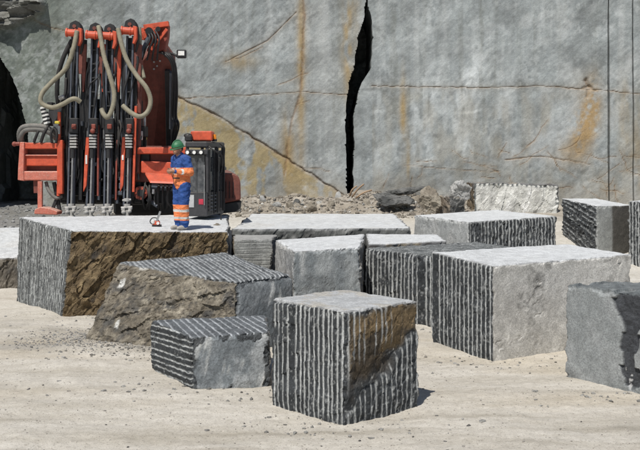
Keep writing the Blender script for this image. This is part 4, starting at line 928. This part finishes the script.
# sliding carriage behind the masts
m = MB().use(BLACK)
for a, b, c, e in ((62, 99, 140, 108), (60, 126, 146, 137), (62, 150, 150, 162), (60, 186, 142, 196)): pbox(m, a, b, c, e, DM+0.25, 0.3, 0.02)
for px in (63, 80.5, 99, 117.5, 138): pbox(m, px-3.5, 100, px+3.5, 203, DM+0.32, 0.2, 0.02)
pbox(m, 62, 128, 146, 204, DM+0.55, 0.1, 0.01)
car = m.build('mast_carriage', None, rig)
k = MB().use(ORANGE); pbar(k, (59.5, 112), (58.5, 196), DM-0.05, 0.07, 0.08); k.build('guide_rail', None, car)
k = MB().use(ORANGE); pbar(k, (136, 106), (133.5, 192), DM-0.05, 0.055, 0.08); k.build('guide_rail', None, car)
k = MB().use(BRICK); pbar(k, (98.3, 125), (98, 196), DM-0.02, 0.045, 0.06); k.build('guide_rail', None, car)
k = MB().use(BRICK); pbar(k, (117, 140), (116, 200), DM, 0.04, 0.06); k.build('guide_rail', None, car)
k = MB()
for j in range(60):
    px, py = rr.uniform(62, 142), rr.uniform(118, 200); D = DM+rr.uniform(0.02, 0.24)
    k.use(rr.choice([BLACK, BLACK, GUN, GUN, SILVER, BRICK, ORANGE] if py < 150 else [BLACK, GUN, BLACK, GUN, BRICK]))
    q = rr.random()
    if q < 0.5: k.cyl(at(px, py, D), at(px+rr.uniform(-1, 1), py+rr.uniform(3, 9), D), rr.uniform(0.02, 0.05), n=9)
    elif q < 0.8: k.cyl(at(px, py, D), at(px+rr.uniform(2, 5), py+rr.uniform(-1, 1), D), rr.uniform(0.02, 0.04), n=9)
    else: k.box(at(px, py, D), (rr.uniform(0.05, 0.12), 0.1, rr.uniform(0.05, 0.14)), None, 0.01)
tag(k.build('valve_fitting', None, car), kind='stuff')
for j in range(30):
    k = MB().use(RUBBER)
    px = rr.uniform(62, 142); a = rr.uniform(100, 150); b = a+rr.uniform(25, 60); s_ = rr.uniform(-7, 7)
    ptube(k, [(px, a, DM+0.2), (px+s_, a+10, DM+0.02), (px+s_*0.6, (a+b)/2+6, DM-0.02), (px+s_*1.3, b-4, DM+0.08), (px+s_*0.5, b, DM+0.22)], rr.uniform(0.014, 0.028), 7)
    k.build('hydraulic_hose', None, car)
# left side beam
D = DM-0.15
m = MB().use(MAROON); pbox(m, 22, 144, 63, 179, D+0.25, 0.1); bl = m.build('side_beam', None, rig)
k = MB().use(ORANGE); pbox(k, 19.5, 142.6, 63, 149, D, 0.38, 0.02); k.build('beam_rail', None, bl)
k = MB().use(ORANGE); pbox(k, 24, 156.2, 62, 166, D+0.06, 0.2, 0.02); k.build('beam_rail', None, bl)
k = MB().use(SCUFF); pbox(k, 23.5, 154.7, 62, 156.2, D+0.02, 0.22, 0.006); k.build('beam_rail', None, bl)
k = MB().use(SCUFF); pbox(k, 19, 171.2, 60, 180.5, D-0.02, 0.38, 0.02); k.build('beam_rail', None, bl); 
k = MB().use(SCUFF); k.prism([at(a, b, D-0.04) for a, b in ((19.8, 142), (24.3, 142), (23.6, 170), (24, 181), (17.6, 180), (18, 168))], (0, 0.42, 0), 0.012); k.build('end_plate', None, bl)
k = MB().use(BRICK); k.cyl(at(14.2, 144, D+0.1), at(20, 143.8, D+0.1), 0.045); k.ball(at(14.4, 144, D+0.1), 0.06); k.build('pin', None, bl)
k = MB().use(ORANGE); pbox(k, 57, 140, 62.5, 194, D-0.03, 0.16, 0.012); k.build('beam_post', None, bl)
k = MB().use(GREYHOSE)
for dx, dy in ((0, 0), (1.6, 3.2)):
    ptube(k, [(20+dx, 141, D+0.2), (19.4+dx, 133+dy, D+0.1), (23+dx, 127.5+dy, D+0.05), (32, 126+dy, D), (44, 127+dy, D), (52, 131+dy, D+0.05), (58, 140, D+0.2)], 0.06, 9, 8, 0.1)
k.build('hose_bundle', None, bl)
k = MB().use(RUBBER); ptube(k, [(41, 142, D), (44, 133, D-0.05), (48, 126, D), (49, 118, D+0.1)], 0.04); ptube(k, [(34, 142, D), (37, 134, D-0.05), (40, 128, D), (45, 121, D+0.1)], 0.035)
ptube(k, [(52, 143, D-.05), (51, 134, D-0.1), (54, 128, D-.1), (57, 134, D-0.1), (56, 143, D-.05)], 0.03); k.build('hydraulic_hose', None, bl)
k = MB()
for j in range(9):
    k.use(WHITE if j % 2 == 0 else BLACK); x_ = 42.5+0.5*j*0.9; k.cyl(at(x_, 107+j*1.9, D+0.02), at(x_+0.4, 108.8+j*1.9, D+0.02), 0.062, n=12)
for j in range(6):
    k.use(BLACK if j % 2 == 0 else WHITE); x_ = 46.2+0.4*j; k.cyl(at(x_, 112+j*1.9, D), at(x_+0.3, 113.8+j*1.9, D), 0.05, n=12)
k.build('spring_guard', None, bl)
k = MB().use(CABGREY); pbox(k, 48.5, 104, 62, 126, D+0.12, 0.3, 0.02); k.use(BLACK); pbox(k, 47, 102, 52, 106, D+0.05, 0.3); k.build('control_box', None, bl)
k = MB().use(YELLOW); pbox(k, 54.5, 121, 59, 124, D-0.05, 0.12, 0.015); k.build('valve_cover', None, bl)
k = MB().use(SILVER); k.cyl(at(56, 124, D-0.02), at(56, 130, D-0.02), 0.06); k.cyl(at(58.5, 126, D-0.04), at(58.5, 134, D-0.04), 0.04); k.build('valve_fitting', None, bl)
k = MB().use(SILVER); k.cyl(at(59, 98, D), at(64, 97, D), 0.05); k.ball(at(62.5, 97, D-0.05), 0.05); k.build('hose_coupling', None, bl)
# right side beam
m = MB().use(MAROON); pbox(m, 130, 146, 186, 182, DM+0.3, 0.12); br = m.build('side_beam', None, rig)
k = MB().use(ORANGE); pbox(k, 130, 147.3, 187, 154, DM+0.02, 0.3, 0.02); k.build('beam_rail', None, br)
k = MB().use(ORANGE); k.prism([at(a, b, DM+0.02) for a, b in ((141, 161), (186, 163), (186, 172), (170, 175.5), (141, 173))], (0, 0.3, 0), 0.02); k.build('beam_rail', None, br)
k = MB().use(ORANGE); a_, b_2, c_, d_ = at(145, 174.5, DM-0.05), at(171, 176, DM-0.05), at(174, 184, DM-0.35), at(150, 183, DM-0.35)
k.prism([a_, b_2, c_, d_], (0, 0.03, 0.05), 0.006); pl = k.build('sloping_plate', None, br)
k = MB().use(YELLOW); f_ = lambda u, v: a_*(1-u)*(1-v)+b_2*u*(1-v)+c_*u*v+d_*(1-u)*v+Vector((0, -0.012, 0.008))
k.prism([f_(0.38, 0.35), f_(0.85, 0.35), f_(0.85, 0.85), f_(0.38, 0.85)], (0, 0.004, 0.004), 0); k.build('plate_sticker', None, pl)
k = MB().use(WHITE); k.prism([f_(0.14, 0.3), f_(0.34, 0.3), f_(0.34, 0.85), f_(0.14, 0.85)], (0, 0.004, 0.004), 0); k.build('plate_sticker', None, pl)
k = MB().use(BLACK)
for a, b, c, e in ((142, 182, 186, 205), (131, 182, 150, 205), (160, 203, 188, 214)): pbox(k, a, b, c, e, DM+0.45, 0.5, 0.03)
k.use(GUN); k.cyl(at(152, 186, DM+0.3), at(176, 188, DM+0.3), 0.09); k.cyl(at(148, 199, DM+0.3), at(158, 206, DM+0.2), 0.06); k.build('lower_frame', None, br)
k = MB().use(BRICK); c = at(140.5, 193, DM+0.15); k.cyl(c, c+Vector((0, 0.16, 0)), 0.16, n=20); k.use(BLACK); k.cyl(c+Vector((0, -0.02, 0)), c+Vector((0, 0.1, 0)), 0.08, n=14)
k.use(ORANGE)
for j in range(6): k.cyl(c+Vector((0.115*math.cos(j*1.05), -0.02, 0.115*math.sin(j*1.05))), c+Vector((0.115*math.cos(j*1.05), 0.05, 0.115*math.sin(j*1.05))), 0.022, n=8)
k.build('winch_drum', None, br)
for j in range(12):
    k = MB().use(RUBBER)
    px = rr.uniform(140, 182); s_ = rr.uniform(-6, 6)
    ptube(k, [(px, 182, DM+0.35), (px+s_, 190, DM+0.12), (px+s_*1.4, 200, DM+0.1), (px+s_*0.4, 209, DM+0.3)], rr.uniform(0.02, 0.035), 7)
    k.build('hydraulic_hose', None, br)
for mt_, bx, dd in ((WHITE, (139.5, 131, 142.5, 140), 0.2), (WHITE, (152, 189, 154.5, 194), 0.12), (WHITE, (143.5, 112, 145.5, 126), 0.6), (YELLOW, (143.5, 126.3, 146.5, 140), 0.6)):
    k = MB().use(mt_); pbox(k, *bx, DM+dd, 0.06); k.build('marker_plate', None, br)
# support leg at the left, standing on the tallest block
m = MB().use(SCUFF); pbar(m, (40.3, 181), (40.3, 209), DM-0.1, 0.10, 0.10); leg = m.build('support_leg', None, rig)
k = MB().use(SCUFF); k.prism([at(a, b, DM-0.35) for a, b in ((34.5, 209.5), (40, 207), (50, 208.5), (57.5, 211.5), (57, 215), (34, 214))], (0, 0.45, 0), 0.015); k.build('foot_plate', None, leg)
k = MB().use(MAROON); pbar(k, (37, 178), (37.5, 193), DM, 0.14, 0.14); k.build('leg_sleeve', None, leg)
k = MB().use(BLACK); pbar(k, (54, 182), (60, 212), DM+0.05, 0.08, 0.08); pbar(k, (62, 186), (53, 208), DM, 0.07, 0.07); k.use(GREYHOSE); ptube(k, [(46, 182, DM), (49, 191, DM-.05), (56, 198, DM-.05), (62, 196, DM)], 0.04); k.build('brace', None, leg)
k = MB().use(RUBBER); ptube(k, [(72, 40, DM-0.1), (64, 56, DM-0.1), (58.5, 74, DM-0.05), (57, 90, DM), (58, 104, DM+0.1)], 0.055); ptube(k, [(66, 78, DM), (65, 94, DM-.05), (60, 104, DM)], 0.035); k.build('hydraulic_hose', None, rig)
# ------------------------------------------------------------------ worker
def voxel_body(name, caps, voxel, smooth_it, mats, parent=None, loc=None, by=None, folds=0.0):
    bm = bmesh.new()
    for c in caps:
        p0, r0, p1, r1 = Vector(c[0]), c[1], Vector(c[2]), c[3]; d = p1-p0; sq = c[4] if len(c) > 4 else None
        if d.length > 1e-4:
            M_ = Matrix.Translation((p0+p1)/2) @ d.to_track_quat('Z', 'Y').to_matrix().to_4x4()
            bmesh.ops.create_cone(bm, cap_ends=True, segments=16, radius1=r0, radius2=r1, depth=d.length, matrix=M_)
        for p, r in ((p0, r0), (p1, r1)):
            S_ = Matrix.Diagonal((*(sq if sq else (1, 1, 1)), 1)); bmesh.ops.create_icosphere(bm, subdivisions=2, radius=r, matrix=Matrix.Translation(p) @ S_)
    me = bpy.data.meshes.new(name); bm.to_mesh(me); bm.free()
    t = bpy.data.objects.new(name, me); COL.objects.link(t)
    md = t.modifiers.new('r', 'REMESH'); md.mode = 'VOXEL'; md.voxel_size = voxel; md.use_smooth_shade = True
    if smooth_it: s = t.modifiers.new('s', 'SMOOTH'); s.iterations = smooth_it; s.factor = 0.5
    dg = bpy.context.evaluated_depsgraph_get(); me2 = bpy.data.meshes.new_from_object(t.evaluated_get(dg))
    bpy.data.objects.remove(t); bpy.data.meshes.remove(me)
    me2.name = name; me2.materials.clear()
    for m_ in mats: me2.materials.append(m_)
    if by:
        for p in me2.polygons: p.material_index = by(p.center)
    if folds:
        co = np.array([v.co[:] for v in me2.vertices]); nn = np.array([v.normal[:] for v in me2.vertices])
        dd = folds*(fbm(co*np.array([9, 9, 16]), 701, 3)+0.7*ridged(co*np.array([7, 7, 11])+co[:, [2, 0, 1]]*6, 703, 2))
        for v, c_ in zip(me2.vertices, co+nn*dd[:, None]): v.co = c_
    off = world_loc(parent) if parent is not None else Vector(loc)
    # local body axes -> world
    for v in me2.vertices: v.co = W(v.co)-off
    o = bpy.data.objects.new(name, me2); COL.objects.link(o)
    if parent is not None: o.parent = parent
    else: o.location = off
    return o
PX, PY = -2.765, 19.98
def top_of(o, x, y):
    me = o.data; best = -9; n = len(me.vertices); co = np.empty(n*3); me.vertices.foreach_get('co', co); co = co.reshape(-1, 3)+np.array(o.location)
    d = np.hypot(co[:, 0]-x, co[:, 1]-y); return float(co[d < 0.12][:, 2].max())
TALL = [o for o in BLOCKS if o['label'].startswith('tallest')][0]
PZ = top_of(TALL, PX, PY)
fw = Vector((-0.70, -0.71, 0)).normalized(); lf = Vector((fw.y*-1, fw.x, 0))      # forward, his left
def W(v): return Vector((PX, PY, PZ)) + fw*v[0] + lf*v[1] + Vector((0, 0, v[2]))
def both(c):
    fl = lambda p: (p[0], -p[1], p[2])
    return [c, (fl(c[0]), c[1], fl(c[2]), c[3])]
hd = (0.105, 0.0, 1.605)
body = [((0, 0, .93), .11, (0.0, 0, 1.10), .105), ((0.0, 0, 1.10), .105, (0.01, 0, 1.33), .12), ((0.03, 0, 1.42), .06, (0.085, 0, 1.53), .056), ((0.02, 0.12, 1.40), .065, (0.02, -0.12, 1.40), .065),
        (hd, .088, (0.12, 0, 1.625), .086), ((0.135, 0, 1.56), .06, (0.155, 0, 1.535), .042), ((0.19, 0, 1.60), .014, (0.208, 0, 1.575), .017), ((0.19, 0.012, 1.545), .012, (0.19, -0.012, 1.545), .012)]
for s in (1, -1):
    body += [((0.09, 0.088*s, 1.61), .018, (0.085, 0.092*s, 1.58), .014),
             ((0.02, 0.17*s, 1.40), .062, (-0.01, 0.245*s, 1.14), .046), ((-0.01, 0.245*s, 1.14), .046, (0.235, 0.085*s+0.01, 1.165), .03),
             ((0, 0.085*s, .90), .088, (0.02, 0.085*s, .49), .057), ((0.02, 0.085*s, .49), .056, (-0.005, 0.09*s, .10), .04), ((-0.01, 0.09*s, .055), .042, (0.13, 0.10*s, .035), .035),
             ((0.235, 0.085*s+0.01, 1.165), .03, (0.30, 0.045*s+0.01, 1.17), .036)]
    for j in range(4):                        # four fingers curled inward and a thumb on top
        b0 = Vector((0.312+0.004*(1.5-abs(j-1.5)), 0.035*s+0.01, 1.198-0.02*j)); L = (0.85, 1.0, 0.95, 0.75)[j]
        k1 = b0+Vector((0.024*L, -0.026*s*L, -0.004)); k2 = k1+Vector((-0.006, -0.028*s*L, -0.004)); k3 = k2+Vector((-0.022*L, -0.008*s, 0))
        body += [(tuple(b0), .0095, tuple(k1), .009), (tuple(k1), .009, tuple(k2), .0085), (tuple(k2), .0085, tuple(k3), .0075)]
    t0 = Vector((0.275, 0.05*s+0.01, 1.198)); t1 = t0+Vector((0.03, -0.008*s, 0.022)); t2 = t1+Vector((0.028, -0.016*s, 0.002))
    body += [(tuple(t0), .013, tuple(t1), .0105), (tuple(t1), .0105, tuple(t2), .009)]
person = voxel_body('person', body, 0.0065, 2, [SKIN], None, W((0, 0, 0)))
tag(person, 'worker in green helmet and blue and orange work clothes standing on the tallest block', 'person')
jk = [((0, 0.02, .91), .155, (0.0, 0, 1.10), .148), ((0.0, 0, 1.10), .152, (0.01, 0, 1.33), .158), ((0.02, 0.10, 1.41), .085, (0.02, -0.10, 1.41), .085), ((0.03, 0, 1.44), .075, (0.045, 0, 1.485), .07)]
for s in (1, -1):
    jk += [((0.02, 0.165*s, 1.40), .094, (-0.015, 0.25*s, 1.14), .078), ((-0.015, 0.25*s, 1.14), .078, (0.21, 0.10*s+0.008, 1.162), .052), ((-0.01, 0.05*s, .92), .135, (0, 0.06*s, 1.05), .13)]
def jacket_zone(c):
    if 1.155 < c[2] < 1.175 and abs(c[1]) < 0.2 and c[0] < 0.16 or (0.12 < c[0] < 0.155 and 1.1 < c[2] < 1.24): return 2
    if c[0] > 0.19: return 0 if c[0] > 0.235 else 1
    return 0 if c[2] > 1.235 else 1
voxel_body('jacket', jk, 0.009, 3, [BLUECLOTH, ORANGECLOTH, REFLEX], person, by=jacket_zone, folds=0.014)
tr = [((-0.01, 0, .87), .135, (0, 0, .95), .136)]
for s in (1, -1): tr += [((-0.005, 0.08*s, .88), .128, (0.02, 0.092*s, .49), .098), ((0.02, 0.092*s, .49), .097, (-0.005, 0.09*s, .13), .086), ((-0.005, 0.09*s, .13), .079, (0.0, 0.09*s, .10), .078)]
def trouser_zone(c):
    z = c[2]
    if 0.355 < z < 0.405 or 0.215 < z < 0.26: return 2
    return 0 if (z > 0.50 or z < 0.185) else 1
voxel_body('trousers', tr, 0.009, 3, [BLUECLOTH, ORANGECLOTH, REFLEX], person, by=trouser_zone, folds=0.014)
for s in (1, -1):
    voxel_body('boot', [((-0.02, 0.09*s, .05), .05, (0.10, 0.097*s, .045), .045), ((0.10, 0.097*s, .045), .045, (0.155, 0.10*s, .038), .036), ((-0.01, 0.09*s, .06), .052, (-0.005, 0.09*s, .16), .055), ((-0.045, 0.09*s, .02), .02, (0.165, 0.10*s, .018), .018)], 0.008, 2, [SHOE], person, folds=0.004)
m = MB()
hc = W((0.098, 0, 1.655)); m.use(GREEN); tilt = Matrix.Rotation(R(12), 3, lf)
q = bmesh.ops.create_uvsphere(m.bm, u_segments=24, v_segments=14, radius=1)
bmesh.ops.delete(m.bm, geom=[v for v in m.bm.verts if v.co.z < -0.12], context='VERTS')
ax = Matrix((fw, lf, Vector((0, 0, 1)))).transposed()
for v in m.bm.verts:
    c = v.co.copy(); c = Vector((c.x*0.132, c.y*0.112, c.z*0.122)); v.co = hc+(tilt @ (ax @ c))
m._mark(m.bm.faces)
rim = [hc+tilt @ (ax @ Vector((math.cos(a)*(0.138+(0.04 if math.cos(a) > 0.3 else 0)*max(0, math.cos(a))), math.sin(a)*0.118, -0.018-0.012*max(0, math.cos(a))))) for a in [2*math.pi*j/24 for j in range(25)]]
m.tube(rim, 0.011, 8, 3); m.tube([hc+tilt @ (ax @ Vector((math.cos(a)*0.132, 0, math.sin(a)*0.13))) for a in [0.15+j*0.31 for j in range(10)]], 0.012, 8, 3)
for f in m.bm.faces: f.smooth = True
hel = m.build('helmet', None, person)
for s in (1, -1):
    m = MB().use(WHITE); e = W((0.178, 0.032*s, 1.612)); m.ball(e, 0.0125, 2); m.use(HAIR); m.ball(e+fw*0.009, 0.0065, 1); m.build('eye', None, person)
m = MB().use(HAIR); m.ball(W((0.07, 0, 1.615)), 0.09, 3, (1, 1, 0.85)); m.build('hair', None, person)
m = MB().use(GLOVE); pts = [W((0.0+0.145*math.cos(a), 0.165*math.sin(a), 1.03)) for a in [2*math.pi*j/20 for j in range(21)]]; m.tube(pts, 0.016, 6, 2); m.build('belt', None, person)

# small power saw on the block beside the worker
sx, sy = -3.36, 20.5; sz = top_of(TALL, sx, sy)
def shrink(o, f=0.78):
    for c in o.children:
        for v in c.data.vertices: v.co *= f
saw = empty('power_saw', (sx, sy, sz)); tag(saw, 'small orange and white power saw standing on the block by the worker', 'saw')
m = MB().use(ORANGE); m.box((sx, sy, sz+0.09), (0.2, 0.14, 0.13), None, 0.03); m.use(WHITE); m.box((sx-0.07, sy-0.03, sz+0.12), (0.09, 0.13, 0.1), None, 0.025); m.use(BLACK); m.box((sx+0.02, sy, sz+0.025), (0.24, 0.13, 0.05), None, 0.012); m.build('saw_body', None, saw)
m = MB().use(STEEL); m.bar((sx+0.02, sy-0.05, sz+0.13), (sx+0.12, sy-0.06, sz+0.40), 0.055, 0.012, 0.004); m.build('saw_bar', None, saw)
m = MB().use(BLACK); m.tube([(sx-0.11, sy, sz+0.06), (sx-0.16, sy, sz+0.13), (sx-0.10, sy, sz+0.22), (sx+0.01, sy, sz+0.22), (sx+0.07, sy, sz+0.14)], 0.014, 8, 5); m.build('saw_handle', None, saw)
m = MB().use(WHITE); m.cyl((sx+0.06, sy-0.075, sz+0.09), (sx+0.06, sy-0.09, sz+0.09), 0.04); m.build('saw_cap', None, saw)
shrink(saw)
